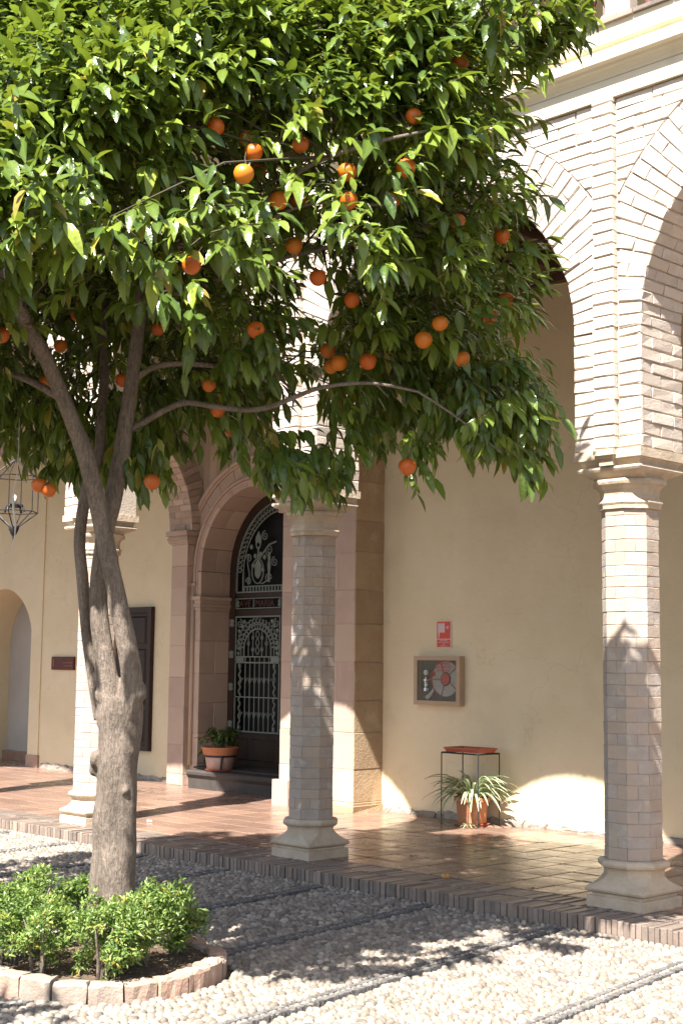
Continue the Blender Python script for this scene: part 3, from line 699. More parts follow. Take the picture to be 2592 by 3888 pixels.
# ------------------------------------------------------------------ transverse brick arches
def transverse(xa, xb, y0, y1, zs_, lab, ind):
    T = thing('transverse_arch', ((xa+xb)/2, (y0+y1)/2, zs_), lab, 'arch', 'brick arches across the arcade')
    yc, R_ = (y0+y1)/2, (y1-y0)/2
    t = MB(); Rc = R_+.012
    ang = np.linspace(0, PI, 40)
    for a, b_ in zip(ang[:-1], ang[1:]):
        pa, pb = (yc+Rc*math.cos(a), zs_+Rc*math.sin(a)), (yc+Rc*math.cos(b_), zs_+Rc*math.sin(b_))
        for X in (xa+.012, xb-.012): t.add([(X, pa[0], pa[1]), (X, pb[0], pb[1]), (X, pb[0], 5.05), (X, pa[0], 5.05)], [(0, 1, 2, 3)])
        t.add([(xa+.012, *pa), (xb-.012, *pa), (xb-.012, *pb), (xa+.012, *pb)], [(0, 1, 2, 3)])
    for X in (xa+.012, xb-.012): t.add([(X, y1+.012, zs_), (X, y1+.30, zs_), (X, y1+.30, 5.05), (X, y1+.012, 5.05)], [(0, 1, 2, 3)])
    t.build('mortar_body', 'mortar', T)
    rest = MB(); n = int(R_*PI/.078)
    for k in range(n):
        a0, a1 = k*PI/n+.003, (k+1)*PI/n-.003
        one = ind and a1 < .9
        P2 = lambda r_, a: (yc+r_*math.cos(a), zs_+r_*math.sin(a)); am = (a0+a1)/2
        cuts = [xa, (xa+xb)/2+.01, xb] if k % 2 else [xa, xa+.12, xb-.12, xb]
        for c0, c1 in zip(cuts[:-1], cuts[1:]):
            q = MB() if one else rest; p0, p1 = P2(Rc, a0), P2(Rc, a1)
            q.piece([(c0+.003, *p0), (c1-.003, *p0), (c1-.003, *p1), (c0+.003, *p1)], (0, -math.cos(am), -math.sin(am)), .012+random.uniform(-.003, .003), .004, .002)
            if one: q.build('brick', 'brick_dark', T)
        for r0, r1 in ((R_, R_+.26),):
            q = MB() if one else rest
            r1_ = r1 if a0 > .3 else R_+.24
            P = [P2(r0, a0), P2(r1_, a0), P2(r1_, a1), P2(r0, a1)]
            q.piece([(xb-.012, *p_) for p_ in P], (1, 0, 0), .012+random.uniform(-.003, .003), .004, .002)
            if one: q.build('brick', 'brick_dark', T)
    rest.build('brickwork', 'brick_dark', T, kind='stuff')
transverse(-5.79, -5.345, HY+.01, 3.0, 3.047, 'brick arch springing from the pilaster left of the portal', True)
transverse(-3.12, -2.68, HY+.01, 2.40, 3.047, 'brick arch across the arcade hidden behind the tree crown', False)

# ------------------------------------------------------------------ iron and wood door
door = thing('iron_door', (PX, 3.58, .235), 'tall arched double door with green ironwork grilles over dark wood', 'door')
DY = 3.57
DP = [door]      # part that the next pieces of the door belong to
t = MB(); t.box(PX-.97, PX+.97, 3.72, 3.80, .1, 3.6); t.build('backing', 'void', door)
# wooden frame
def bar(x0, x1, z0, z1, y0=DY, y1=DY+.07, name='rail', m='dark_wood'):
    t = MB(); t.box(x0, x1, y0, y1, z0, z1); return t.build(name, m, DP[0])
for sx in (-1, 1):
    a, b_ = sorted((PX+sx*.972, PX+sx*.855)); bar(a, b_, .235, 2.36, DY-.02, DY+.1, 'stile')
bar(PX-.856, PX+.856, 2.245, 2.30, name='transom'); bar(PX-.856, PX+.856, 2.025, 2.10, name='transom')
bar(PX-.03, PX+.03, .235, 2.024, DY-.012, DY+.07, 'meeting_stile')
bar(PX-.03, PX+.03, 2.101, 2.244, DY-.010, DY+.07, 'meeting_stile')
n = 30; rings = []
for k in range(n+1):
    a = k*PI/n; c, s_ = math.cos(a), math.sin(a); P = lambda r_, y_: (PX-r_*c, y_, AZ2+r_*s_)
    rings.append([P(.858, DY-.02), P(.972, DY-.02), P(.972, DY+.1), P(.858, DY+.1)])
t = MB(); t.loft(rings)
for sx in (-1, 1):
    a, b_ = sorted((PX+sx*.971, PX+sx*.858)); t.box(a, b_, DY-.02, DY+.1, 2.361, AZ2)
t.build('arch_frame', 'dark_wood', door)
LEAF = {}
for sx in (-1, 1):   # lower wooden panels
    a, b_ = sorted((PX+sx*.03, PX+sx*.855)); LEAF[sx] = bar(a, b_, .235, .628, DY+.02, DY+.06, 'door_leaf')
    for k in range(3):
        c0 = a+.05+k*(b_-a-.06)/3; q = MB(); q.piece([(c0, DY+.02, .30), (c0+.20, DY+.02, .30), (c0+.20, DY+.02, .56), (c0, DY+.02, .56)], (0, -1, 0), .012, .012); q.build('raised_panel', 'dark_wood', LEAF[sx])
GI = 'iron_green'
def iron(name, parent=None): 
    return lambda mb: mb.build(name, GI, parent or DP[0], smooth=False)
def spiral(cx, cz, r_, turns, sx=1, start=0.0, y=DY-.004, th=.0085, tail=None):
    pts = []
    for k in range(26):
        f_ = k/25; a = start+sx*f_*turns*2*PI; rr = r_*(1-.85*f_)
        pts.append((cx+rr*math.cos(a), y, cz+rr*math.sin(a)))
    if tail is not None: pts = [(q[0], y, q[1]) for q in tail]+pts
    t = MB(); t.tube(pts, [th*(1-.35*k/len(pts)) for k in range(len(pts))], 6); return t
# lunette grille
lun = MB(); IY = DY-.006
DP[0] = arch_tube(.842, IY, .011, GI, door, 'lunette', n=6); arch_tube(.722, IY, .009, GI, DP[0], 'lunette_rim', n=6)
bar(PX-.845, PX+.845, 2.302, 2.318, IY-.01, IY+.01, 'lunette_rail', GI); bar(PX-.725, PX+.725, 2.372, 2.384, IY-.01, IY+.01, 'lunette_rail', GI)
for sx in (-1, 1):
    for rr in (.842, .722):
        a, b_ = sorted((PX+sx*(rr-.01), PX+sx*(rr+.01))); bar(a, b_, 2.319, AZ2, IY-.009, IY+.009, 'lunette_rim', GI)
nd = 26
for k in range(nd):       # dentils along the bottom rail
    x_ = PX-.70+k*1.40/(nd-1); bar(x_-.011, x_+.011, 2.3185, 2.3715, IY-.006, IY+.006, 'spindle', GI)
for k in range(40):       # ring of little arcs and leaves round the lunette
    a = (k+.5)*PI/40; c, s_ = math.cos(a), math.sin(a)
    t = MB(); t.tube([(PX-.722*c, IY, AZ2+.722*s_), (PX-.765*c, IY, AZ2+.765*s_)], .0075, 5)
    cc = (PX-.80*c, AZ2+.80*s_); t.tube([(cc[0]+.026*math.cos(q), IY, cc[1]+.026*math.sin(q)) for q in np.linspace(a+.6, a+5.6, 10)], .0075, 5)
    t.build('rim_scroll', GI, DP[0])
for k in range(8):
    for sx in (-1, 1):
        z_ = 2.40+k*.02
arch_tube(.765, IY, .006, GI, DP[0], 'lunette_rim', n=5)
def flat(poly, name, y=DY-.008, th=.012, m=GI):
    t = MB(); t.loft([[(x_, y, z_) for x_, z_ in poly], [(x_, y+th, z_) for x_, z_ in poly]]); return t.build(name, m, DP[0])
def lathe2d(cx, z0, prof): # symmetrical flat outline
    return [(cx+w_, z0+z_) for w_, z_ in prof]+[(cx-w_, z0+z_) for w_, z_ in prof[::-1]]
for sx in (-1, 1):
    cx = PX+sx*.46
    flat(lathe2d(cx, 2.53, [(.012, -.06), (.03, -.04), (.045, -.03), (.055, .0), (.055, .08), (.066, .085), (.066, .105), (.045, .125), (.03, .15), (.01, .165)]), 'lantern_ornament')
    t = MB(); t.tube([(cx+.105*math.cos(a), IY, 2.56+.15*math.sin(a)) for a in np.linspace(0, 2*PI, 28)], .009, 6, cap=False); t.build('oval_ring', GI, DP[0])
    flat(lathe2d(cx, 2.74, [(.008, -.03), (.02, 0), (.012, .03), (.012, .08), (.03, .10), (.045, .13), (.05, .17), (.055, .20), (.045, .24), (.02, .27), (.008, .30)]), 'urn_ornament')
    iron('scroll')(spiral(cx-sx*.19, 2.47, .06, 1.6, -sx, PI if sx > 0 else 0, tail=[(cx-sx*.02, 2.42), (cx-sx*.08, 2.405)]))
    iron('scroll')(spiral(cx+sx*.17, 2.44, .05, 1.6, sx, 0 if sx > 0 else PI))
    iron('scroll')(spiral(cx-sx*.2, 2.80, .07, 1.7, sx, -PI/2))
    iron('scroll')(spiral(cx-sx*.12, 2.98, .06, 1.6, -sx, PI/2))
    iron('scroll')(spiral(cx-sx*.30, 2.66, .06, 1.6, -sx, PI/2))
    iron('scroll')(spiral(cx+sx*.17, 2.72, .055, 1.5, sx, PI))
    t = MB(); t.tube([(cx+sx*.17, IY, 2.77), (cx+sx*.19, IY, 2.66), (cx+sx*.15, IY, 2.52), (cx+sx*.17, IY, 2.40)], .009, 6); t.build('stem', GI, DP[0])
    t = MB(); t.tube([(cx-sx*.02, IY, 2.70), (cx-sx*.10, IY, 2.78), (cx-sx*.20, IY, 2.87), (cx-sx*.33, IY, 2.90)], .011, 6); t.build('stem', GI, DP[0])
    flat(lathe2d(cx-sx*.20, 2.42, [(.014, 0), (.02, .03), (.012, .05), (.016, .12), (.024, .16), (.03, .22), (.016, .25), (.022, .30), (.008, .36)]), 'baluster_ornament')
    for k, (dx, dz) in enumerate(((-.05, .80), (.06, .78), (-.13, .76), (.1, .66), (-.1, .60), (.14, .9), (0, .92))):
        q = MB(); q0, q1 = cx+sx*dx*.9, 2.0+dz*.95
        flat([(q0, q1-.03), (q0+.03, q1-.005), (q0+.012, q1+.03), (q0-.02, q1+.025), (q0-.03, q1-.008)], 'leaf_ornament')
# name panel
for sx in (-1, 1):
    a, b_ = sorted((PX+sx*.035, PX+sx*.85)); z0, z1 = 2.108, 2.238
    t = MB()
    t.box(a, b_, IY-.006, IY+.004, z0, z0+.012); t.box(a, b_, IY-.006, IY+.004, z1-.012, z1); t.box(a, a+.012, IY-.006, IY+.004, z0+.012, z1-.012); t.box(b_-.012, b_, IY-.006, IY+.004, z0+.012, z1-.012)
    DP[0] = t.build('name_frame', GI, door)
    if sx < 0:
        text_mesh('lettering', 'AVE', .115, (a+.065, IY-.002, z0+.026), FACE_Y, 'letter_red', DP[0], ext=.003, xs=1.05)
        text_mesh('lettering', 'MARIA', .115, (a+.355, IY-.002, z0+.026), FACE_Y, 'letter_red', DP[0], ext=.003, xs=1.0)
        for cx in (a+.035, b_-.035): flat(lathe2d(cx, z0+.02, [(.006, 0), (.018, .02), (.008, .045), (.02, .06), (.008, .075), (.006, .09)]), 'end_ornament')
        flat(lathe2d((a+b_)/2-.085, z0+.016, [(.005, 0), (.009, .03), (.004, .05), (.009, .07), (.005, .098)]), 'divider_ornament')
# leaf grilles
for sx in (-1, 1):
    X = lambda u: PX+sx*(.85-u*.815)     # u from the hinge side (0) to the meeting stile (1)
    DP[0] = LEAF[sx]
    def seg(u0, u1, z0, z1, name, d=.006):
        a, b_ = sorted((X(u0), X(u1))); bar(a, b_, z0, z1, IY-d, IY+d, name, GI)
    seg(0, 1, .634, .652, 'rail'); seg(0, 1, 1.045, 1.058, 'rail'); seg(0, 1, 1.455, 1.472, 'rail'); seg(0, 1, 1.525, 1.540, 'rail'); seg(0, 1, 2.003, 2.022, 'rail')
    seg(0, .022, .653, 2.002, 'edge_bar'); seg(.978, 1, .653, 2.002, 'edge_bar')
    for u in (.115, .885):
        pts = [(X(u)+.010*math.cos(k*.9), IY+.010*math.sin(k*.9), .66+k*(.79/56)) for k in range(57)]
        t = MB(); t.tube(pts, .0125, 6); t.lathe([(.022, .653), (.022, .70), (.014, .71)], X(u), IY, 8); t.lathe([(.014, 1.40), (.022, 1.41), (.022, 1.454)], X(u), IY, 8); t.build('twisted_bar', GI, DP[0], smooth=True)
        seg(u-.085, u+.085, 1.473, 1.524, 'block_plate', .005)
    us_ = [.235+k*.106 for k in range(6)]
    for k, u in enumerate(us_):
        t = MB(); x_ = X(u)
        t.tube([(x_, IY, .652), (x_, IY, 1.455)], .0075, 6); t.tube([(x_, IY, 1.47), (x_, IY, 1.53)], .008, 6); t.build('grille_bar', GI, DP[0])
    for zr in (.845, 1.252):
        for k in range(7):
            u = .182+k*.106; x_ = X(u); d_ = .030
            t = MB(); q = [(x_-.02, zr), (x_, zr+.028), (x_+.02, zr), (x_, zr-.028), (x_-.02, zr)]
            t.tube([(a, IY, b_) for a, b_ in q], .007, 5, cap=False)
            for s2 in (-1, 1):
                for s3 in (-1, 1):
                    if 0 <= (k+(s2*sx if True else 0)) <= 6: t.tube([(x_+s2*.02, IY, zr), (x_+s2*.043, IY, zr+s3*.045)], .006, 5)
            t.build('diamond', GI, DP[0])
    for zr in (.66, 1.065, 1.43):   # little arches joining the bars
        for k in range(5):
            um = .288+k*.106; x_ = X(um)
    # arched head
    cx = X(.5); zc = 1.62
    for rr, th in ((.245, .010), (.300, .008), (.40, .006)):
        a1 = PI if rr < .35 else PI
        pts = [(cx-rr*math.cos(a), IY, zc+rr*math.sin(a)) for a in np.linspace(0, a1, 26) if zc+rr*math.sin(a) < 2.0]
        if rr < .35: pts = [(pts[0][0], IY, 1.54)]+pts+[(pts[-1][0], IY, 1.54)]
        if rr < .35:
            t = MB(); t.tube(pts, th, 6); t.build('head_arch', GI, DP[0])
    for k in range(17):
        a = (k+.5)*PI/17; c, s_ = math.cos(a), math.sin(a); t = MB()
        t.tube([(cx-.25*c, IY, zc+.25*s_), (cx-.295*c, IY, zc+.295*s_)], .010, 5); t.build('head_spoke', GI, DP[0])
        if zc+.345*s_ < 1.99:
            t = MB(); o_ = (cx-.345*c, zc+.345*s_); t.tube([(o_[0]+.03*math.cos(q), IY, o_[1]+.03*math.sin(q)) for q in np.linspace(a, a+5.2, 10)], .0095, 5); t.build('head_scroll', GI, DP[0])
    for s2 in (-1, 1):
        iron('scroll')(spiral(cx+s2*.33, 1.93, .055, 1.6, s2, PI/2))
        for k, (dx, dz) in enumerate(((.345, 1.84), (.335, 1.78), (.35, 1.70), (.34, 1.63), (.352, 1.57), (.29, 1.90), (.25, 1.95))):
            q0, q1 = cx+s2*dx, dz
            flat([(q0, q1-.028), (q0+.028, q1), (q0+.008, q1+.03), (q0-.025, q1+.012)], 'leaf_ornament')
    for k, u in enumerate((.30, .40, .50, .60, .70)):
        t = MB(); x_ = X(u); zt = zc+math.sqrt(.245**2-(x_-cx)**2)
        if k == 2:
            for s2 in (-1, 1): t.tube([(x_+s2*(.004+.026*abs(math.sin(q*3*PI))), IY, 1.56+q*(zt-1.58)) for q in np.linspace(0, 1, 26)], .007, 5)
        else:
            t.tube([(x_, IY, 1.54), (x_, IY, zt)], .007, 5)
            for z_ in ((1.62, 1.76) if k in (1, 3) else (1.69,)): t.tube([(x_+.02*math.cos(q), IY, z_+.024*math.sin(q)) for q in np.linspace(0, 2*PI, 11)], .007, 5, cap=False)
        t.build('head_bar', GI, DP[0])
    for z_ in (1.94, 1.56, 1.17, .72):   # hinges
        x_ = X(-.06); flat([(x_-.045, z_-.03), (x_-.015, z_-.045), (x_+.015, z_-.045), (x_+.045, z_-.03), (x_+.03, z_), (x_+.045, z_+.03), (x_+.015, z_+.045), (x_-.015, z_+.045), (x_-.045, z_+.03), (x_-.03, z_)], 'hinge', y=DY-.032)

# ------------------------------------------------------------------ shutter and plaque on the left wall
sh = thing('wooden_shutter', (-6.75, LY, .36), 'dark brown panelled wooden shutter behind the tree trunk', 'shutter')
a, b_, z0, z1 = -7.18, -6.238, .357, 2.145
def fr_box(x0, x1, zA, zB, y0, name, m='dark_wood', parent=sh, th=.2):
    t = MB(); t.box(x0, x1, y0, LY+.02, zA, zB); return t.build(name, m, parent)
fr_box(a, b_, z1-.07, z1, LY-.06, 'frame'); fr_box(a, b_, z0, z0+.07, LY-.06, 'frame'); fr_box(a, a+.07, z0+.07, z1-.07, LY-.06, 'frame'); fr_box(b_-.07, b_, z0+.07, z1-.07, LY-.06, 'frame')
fr_box(a+.07, b_-.07, z0+.07, z1-.07, LY-.018, 'leaf')
for k in range(2):
    for q, (zA, zB) in enumerate(((.47, .86), (.92, 1.62), (1.68, 2.03))):
        x0 = a+.10+k*.375; t = MB(); t.piece([(x0, LY-.018, zA), (x0+.33, LY-.018, zA), (x0+.33, LY-.018, zB), (x0, LY-.018, zB)], (0, -1, 0), .02, .02); t.build('raised_panel', 'dark_wood', sh)
pq = thing('wall_plaque', (-8.24, LY-.05, 1.43), 'small dark red plaque on the yellow wall left of the sunlit column', 'plaque')
t = MB(); t.box(-8.50, -7.965, LY-.03, LY-.0, 1.338, 1.515, .0005); t.build('board', 'plaque', pq)
text_mesh('lettering', 'Patio Central de', .036, (-7.99, LY-.032, 1.465), FACE_Y, 'plaque_text', pq, 'RIGHT', xs=1.2)
for k, (ln, z_) in enumerate(((.22, 1.425), (.20, 1.385))):
    t = MB(); x_ = -7.995-ln
    while x_ < -8.0: 
        w_ = random.uniform(.012, .03); t.box(x_, x_+w_, LY-.0335, LY-.0295, z_, z_+random.uniform(.012, .02)); x_ += w_+.006
    t.build('small_print', 'plaque_text', pq, kind='stuff')
t = MB(); t.box(-8.455, -8.43, LY-.0335, LY-.0295, 1.40, 1.48); t.box(-8.462, -8.423, LY-.0335, LY-.0297, 1.39, 1.40); t.build('emblem', 'plaque_text', pq)

# ------------------------------------------------------------------ fire hose cabinet and sign
fc = thing('hose_cabinet', (-1.17, WY-.05, 1.085), 'glazed fire hose cabinet with tan frame on the yellow wall', 'cabinet')
x0, x1, z0, z1 = -1.465, -.872, 1.072, 1.545; yf = WY-.075
t = MB(); t.box(x0+.01, x1-.01, WY-.012, WY+.004, z0+.01, z1-.01); t.build('back_board', 'cabinet_back', fc)
for nm, A in (('frame_rail', (x0, x1, z1-.042, z1)), ('frame_rail', (x0, x1, z0, z0+.042)), ('frame_stile', (x0, x0+.045, z0+.042, z1-.042)), ('frame_stile', (x1-.045, x1, z0+.042, z1-.042))):
    t = MB(); t.box(A[0], A[1], yf, WY+.003, A[2], A[3]); t.build(nm, 'frame_tan', fc)
cx, cz = -1.075, 1.325
for k in range(7):
    t = MB(); rr = .075+k*.0145; t.tube([(cx+rr*math.cos(a), WY-.038, cz+rr*math.sin(a)) for a in np.linspace(0, 2*PI, 28)], .0085, 6, cap=False); t.build('hose_coil', 'hose_white', fc, smooth=True)
t = MB(); t.loft([[(cx+.055*math.cos(a), y_, cz+.055*math.sin(a)) for a in np.linspace(0, 2*PI, 24)[:-1]] for y_ in (WY-.02, WY-.055)]); t.build('reel_hub', 'reel_red', fc)
for k in range(5):
    a = PI/2+k*2*PI/5+.35; t = MB(); t.tube([(cx, WY-.05, cz), (cx+.17*math.cos(a), WY-.05, cz+.17*math.sin(a))], .005, 5); t.build('reel_spoke', 'reel_red', fc)
t = MB(); t.tube([(cx+.178*math.cos(a), WY-.045, cz+.178*math.sin(a)) for a in np.linspace(-.2, 4.0, 24)], .004, 5); t.build('reel_rim', 'reel_red', fc)
vx = -1.33
t = MB(); t.lathe([(.030, 1.20), (.036, 1.215), (.036, 1.235), (.024, 1.245), (.026, 1.29), (.034, 1.30), (.034, 1.32), (.018, 1.335), (.016, 1.36)], vx, WY-.036, 12); t.build('valve', 'chrome', fc, smooth=True)
t = MB(); t.loft([[(vx+.026*math.cos(a), y_, 1.385+.026*math.sin(a)) for a in np.linspace(0, 2*PI, 18)[:-1]] for y_ in (WY-.03, WY-.05)]); t.build('gauge', 'white_plastic', fc)
t = MB(); t.tube([(vx+.035, WY-.036, 1.315), (vx+.085, WY-.036, 1.325)], .012, 8); t.lathe([(.028, 1.35), (.030, 1.36), (.030, 1.385), (.02, 1.395)], vx+.095, WY-.036, 10); t.build('valve_wheel', 'reel_red', fc, smooth=True)
t = MB(); t.tube([(vx+.01, WY-.036, 1.135), (vx+.055, WY-.036, 1.17), (vx+.10, WY-.036, 1.225), (vx+.115, WY-.036, 1.27)], [.026, .022, .012, .008], 10); t.build('nozzle', 'hose_white', fc, smooth=True)
t = MB(); t.box(x0+.047, x1-.047, yf+.010, yf+.014, z0+.044, z1-.044); t.build('glass_pane', 'glass', fc)
for k, s_ in enumerate(('ROMPASE', 'EN CASO DE', 'INCENDIO')):
    text_mesh('lettering', s_, .034, (-1.085, yf+.0085, 1.462-k*.034), FACE_Y, 'reel_red', fc, 'CENTER', ext=.0004)
sg = thing('fire_hose_sign', (-1.13, WY, 1.75), 'red sign with white hose pictogram above the hose cabinet', 'sign')
x0, x1, z0, z1 = -1.222, -1.036, 1.628, 1.885; ys = WY-.012
t = MB(); t.box(x0, x1, ys, WY+.004, z0, z1); t.build('board', 'sign_white', sg)
t = MB(); t.box(x0+.005, x1-.008, ys-.0012, ys+.0005, z0+.084, z1-.005); t.build('red_field', 'sign_red', sg)
t = MB(); t.box(x0+.005, x1-.008, ys-.0012, ys+.0005, z0+.005, z0+.077); t.build('red_field', 'sign_red', sg)
for k in range(6):
    t = MB(); xx = x0+.020+k*.0148; t.box(xx, xx+.0108, ys-.0026, ys-.0008, z1-.112, z1-.022); t.build('hose_mark', 'sign_white', sg)
t = MB(); xx = x0+.022; t.loft([[(xx, y_, z1-.113), (xx+.006, y_, z1-.168), (xx+.012, y_, z1-.168), (xx+.018, y_, z1-.113)] for y_ in (ys-.0008, ys-.0026)]); t.build('nozzle_mark', 'sign_white', sg)
t = MB(); xx = x0+.142; t.box(xx-.028, xx-.014, ys-.0026, ys-.0008, z1-.066, z1-.061); t.tube([(xx+.013*math.cos(a), ys-.0016, z1-.0635+.014*math.sin(a)) for a in np.linspace(0, 2*PI, 18)], .0025, 5, cap=False); t.box(xx-.0025, xx+.0025, ys-.0026, ys-.0008, z1-.076, z1-.051); t.build('valve_mark', 'sign_white', sg)
for k, s_ in enumerate(('MANGUERA', "LANCE D'INCENDIE", 'HOSE', 'SCHLAUCH')):
    text_mesh('lettering', s_, .0165, ((x0+x1)/2-.002, ys-.0014, z0+.0625-k*.0175), FACE_Y, 'sign_white', sg, 'CENTER', ext=.0004, xs=1.05 if k != 1 else .98)

# ------------------------------------------------------------------ lantern in the left arch
la = thing('hanging_lantern', (-4.42, 0, 3.47), 'black iron hexagonal lantern frame hanging at far left', 'lantern')
lx, ly = -4.42, 0.0
hexp = lambda r_, z_, k: (lx+r_*math.cos(k*PI/3+.25), ly+r_*math.sin(k*PI/3+.25), z_)
for k in range(6):
    for nm, A, B in (('upright', (.238, 3.30, k), (.238, 2.945, k)), ('ring_bar', (.238, 3.30, k), (.238, 3.30, k+1)), ('ring_bar', (.238, 2.945, k), (.238, 2.945, k+1)), ('roof_bar', (.238, 3.30, k), (.02, 3.47, k)), ('lower_bar', (.238, 2.945, k), (.055, 2.80, k))):
        t = MB(); t.tube([hexp(*A), hexp(*B)], .006, 5); t.build(nm, 'iron_black', la)
    t = MB(); a_, b2, c2 = hexp(.255, 3.305, k), hexp(.255, 3.305, k+1), hexp(.02, 3.465, k); t.add([a_, b2, c2], [(0, 1, 2)])
t = MB(); t.lathe([(.006, 2.655), (.012, 2.70), (.03, 2.72), (.05, 2.765), (.058, 2.80), (.05, 2.805)], lx, ly, 10); t.build('finial', 'iron_black', la, smooth=True)
t = MB(); t.lathe([(.05, 2.99), (.055, 3.02), (.03, 3.03)], lx, ly, 10)
for k in range(4):
    a = k*PI/2+.4; t.tube([(lx+.03*math.cos(a), ly+.03*math.sin(a), 3.02), (lx+.09*math.cos(a), ly+.09*math.sin(a), 3.01), (lx+.12*math.cos(a), ly+.12*math.sin(a), 2.945)], .012, 5)
t.build('lamp_holder', 'iron_black', la)
t = MB(); t.lathe([(.012, 3.03), (.022, 3.06), (.024, 3.09), (.012, 3.115), (.004, 3.12)], lx, ly, 10); t.build('bulb', 'white_plastic', la, smooth=True)
t = MB(); t.tube([(lx, ly, 3.46), (lx, ly, 4.76)], .005, 5); t.build('chain', 'iron_black', la)
CABLE = [(1.375, -3.485, 2.79), (1.358, -3.472, 2.592), (1.342, -3.466, 2.451), (1.324, -3.469, 2.359), (1.318, -3.471, 2.327), (1.315, -3.465, 2.267), (1.317, -3.449, 2.183), (1.311, -3.447, 2.126), (1.304, -3.449, 2.098), (1.29, -3.45, 2.013)]
wr = MB(); wr.tube(CABLE, [.002, .002, .003, .003, .006, .007, .006, .003, .003, .002], 5)
tag(wr.build('dangling_cable', 'white_plastic', smooth=True), 'thin pale cable dangling in front of the hanging lantern', 'cable')

# ------------------------------------------------------------------ potted plants
def ribbon(base, d, length, droop, width, n=7, rise=.6):
    """strap leaf: list of (centre, side) along a drooping arc"""
    pts = []; p_ = np.array(base, float); v = nrm(np.array([d[0], d[1], rise])); st = length/n
    for k in range(n+1):
        pts.append(p_.copy()); p_ = p_+v*st; v = nrm(v+np.array([d[0]*.12, d[1]*.12, -droop]))
        if p_[2] < .012: p_[2] = .012; v[2] = abs(v[2])*.1
    side = nrm(np.cross([d[0], d[1], 0], [0, 0, 1])); vs, md = [], []
    for k, q in enumerate(pts):
        w_ = width*math.sin(PI*min(1, (k+.7)/(n+.9)))**.7
        vs += [q-side*w_+V(0, 0, w_*.5), q-side*w_*.35, q+side*w_*.35, q+side*w_+V(0, 0, w_*.5)]; md += [0, 1, 1, 0]
    fs = [(k*4+i, k*4+i+1, k*4+i+5, k*4+i+4) for k in range(n) for i in range(3)]
    return vs, fs, md
sx_, sy_ = -.575, 2.575
sp = thing('spider_plant', (sx_, sy_, 0), 'variegated spider plant in a terracotta pot under the wire stand', 'plant')
t = MB(); nside = 24
prof = [(.128, .002), (.132, .01), (.146, .19), (.162, .195), (.167, .20), (.167, .235), (.158, .238), (.150, .215)]
vs = []
for r_, z_ in prof:
    for k in range(nside):
        a = 2*PI*k/nside; rr = r_*(1-.05*(k % 4 == 0)*(z_ < .19)); vs.append((sx_+rr*math.cos(a), sy_+rr*math.sin(a), z_+.02))
fs = [(i*nside+k, i*nside+(k+1) % nside, (i+1)*nside+(k+1) % nside, (i+1)*nside+k) for i in range(len(prof)-1) for k in range(nside)]+[tuple(range(nside))[::-1], tuple(range((len(prof)-1)*nside, len(prof)*nside))]
t.add(vs, fs); t.build('pot', 'terracotta', sp)
t = MB(); t.lathe([(.10, 0), (.155, .003), (.168, .02), (.155, .02)], sx_, sy_, 20); t.build('saucer', 'terracotta_red', sp)
rg = random.Random(4)
for k in range(135):
    a = rg.uniform(0, 2*PI); d = (math.cos(a), math.sin(a))
    L_ = rg.uniform(.26, .50); rise = rg.choice((.9, 1.5, 2.6, 4.5, 8))
    if sy_+d[1]*L_*.6 > WY-.05: L_ *= .5
    vs, fs, md = ribbon((sx_+d[0]*.07, sy_+d[1]*.07, .235), d, L_, rg.uniform(.22, .42), rg.uniform(.010, .0155), rise=rise)
    t = MB(); t.add(vs, fs, mid=md); t.build('leaf', 'ribbon_leaf', sp, smooth=True)
for (ox, oy) in ((.16, -.24), (-.20, -.20), (.05, -.23)):   # plantlets hanging to the floor
    for k in range(9):
        a = rg.uniform(0, 2*PI); d = (math.cos(a), math.sin(a))
        vs, fs, md = ribbon((sx_+ox, sy_+oy, .02), d, rg.uniform(.08, .15), .3, .006, 5, rise=.5)
        t = MB(); t.add(vs, fs, mid=md); t.build('leaf', 'ribbon_leaf', sp, smooth=True)
    t = MB(); t.tube([(sx_, sy_, .25), (sx_+ox*.5, sy_+oy*.5, .34), (sx_+ox*.9, sy_+oy*.9, .2), (sx_+ox, sy_+oy, .03)], .003, 5); t.build('runner', 'ribbon_leaf', sp)

ps = thing('plant_stand', (-.58, 2.56, 0), 'thin black wire stand with a red tray, around the spider plant', 'stand')
xa, xb, ya, yb, zt = -.795, -.355, 2.40, 2.70, .655
for x_ in (xa, xb):
    for y_ in (ya, yb):
        t = MB(); t.tube([(x_, y_, 0), (x_, y_, zt)], .0055, 6); t.build('leg', 'iron_black', ps)
t = MB()
for A, B in (((xa, ya), (xb, ya)), ((xa, yb), (xb, yb)), ((xa, ya), (xa, yb)), ((xb, ya), (xb, yb))): t.tube([(*A, zt), (*B, zt)], .008, 6)
t.build('top_frame', 'iron_black', ps)
ty = thing('tray', (-.58, 2.55, zt), 'empty reddish terracotta tray resting on the black wire stand', 'tray')
t = MB(); t.loft([[(-.575+a*w_, 2.55+b_*w2, z_) for a, b_ in ((-1, -1), (1, -1), (1, 1), (-1, 1))] for w_, w2, z_ in ((.185, .12, zt+.009), (.20, .135, zt+.035), (.206, .141, zt+.036), (.206, .141, zt+.05), (.196, .131, zt+.05), (.18, .115, zt+.02))]); t.build('body', 'terracotta_red', ty)

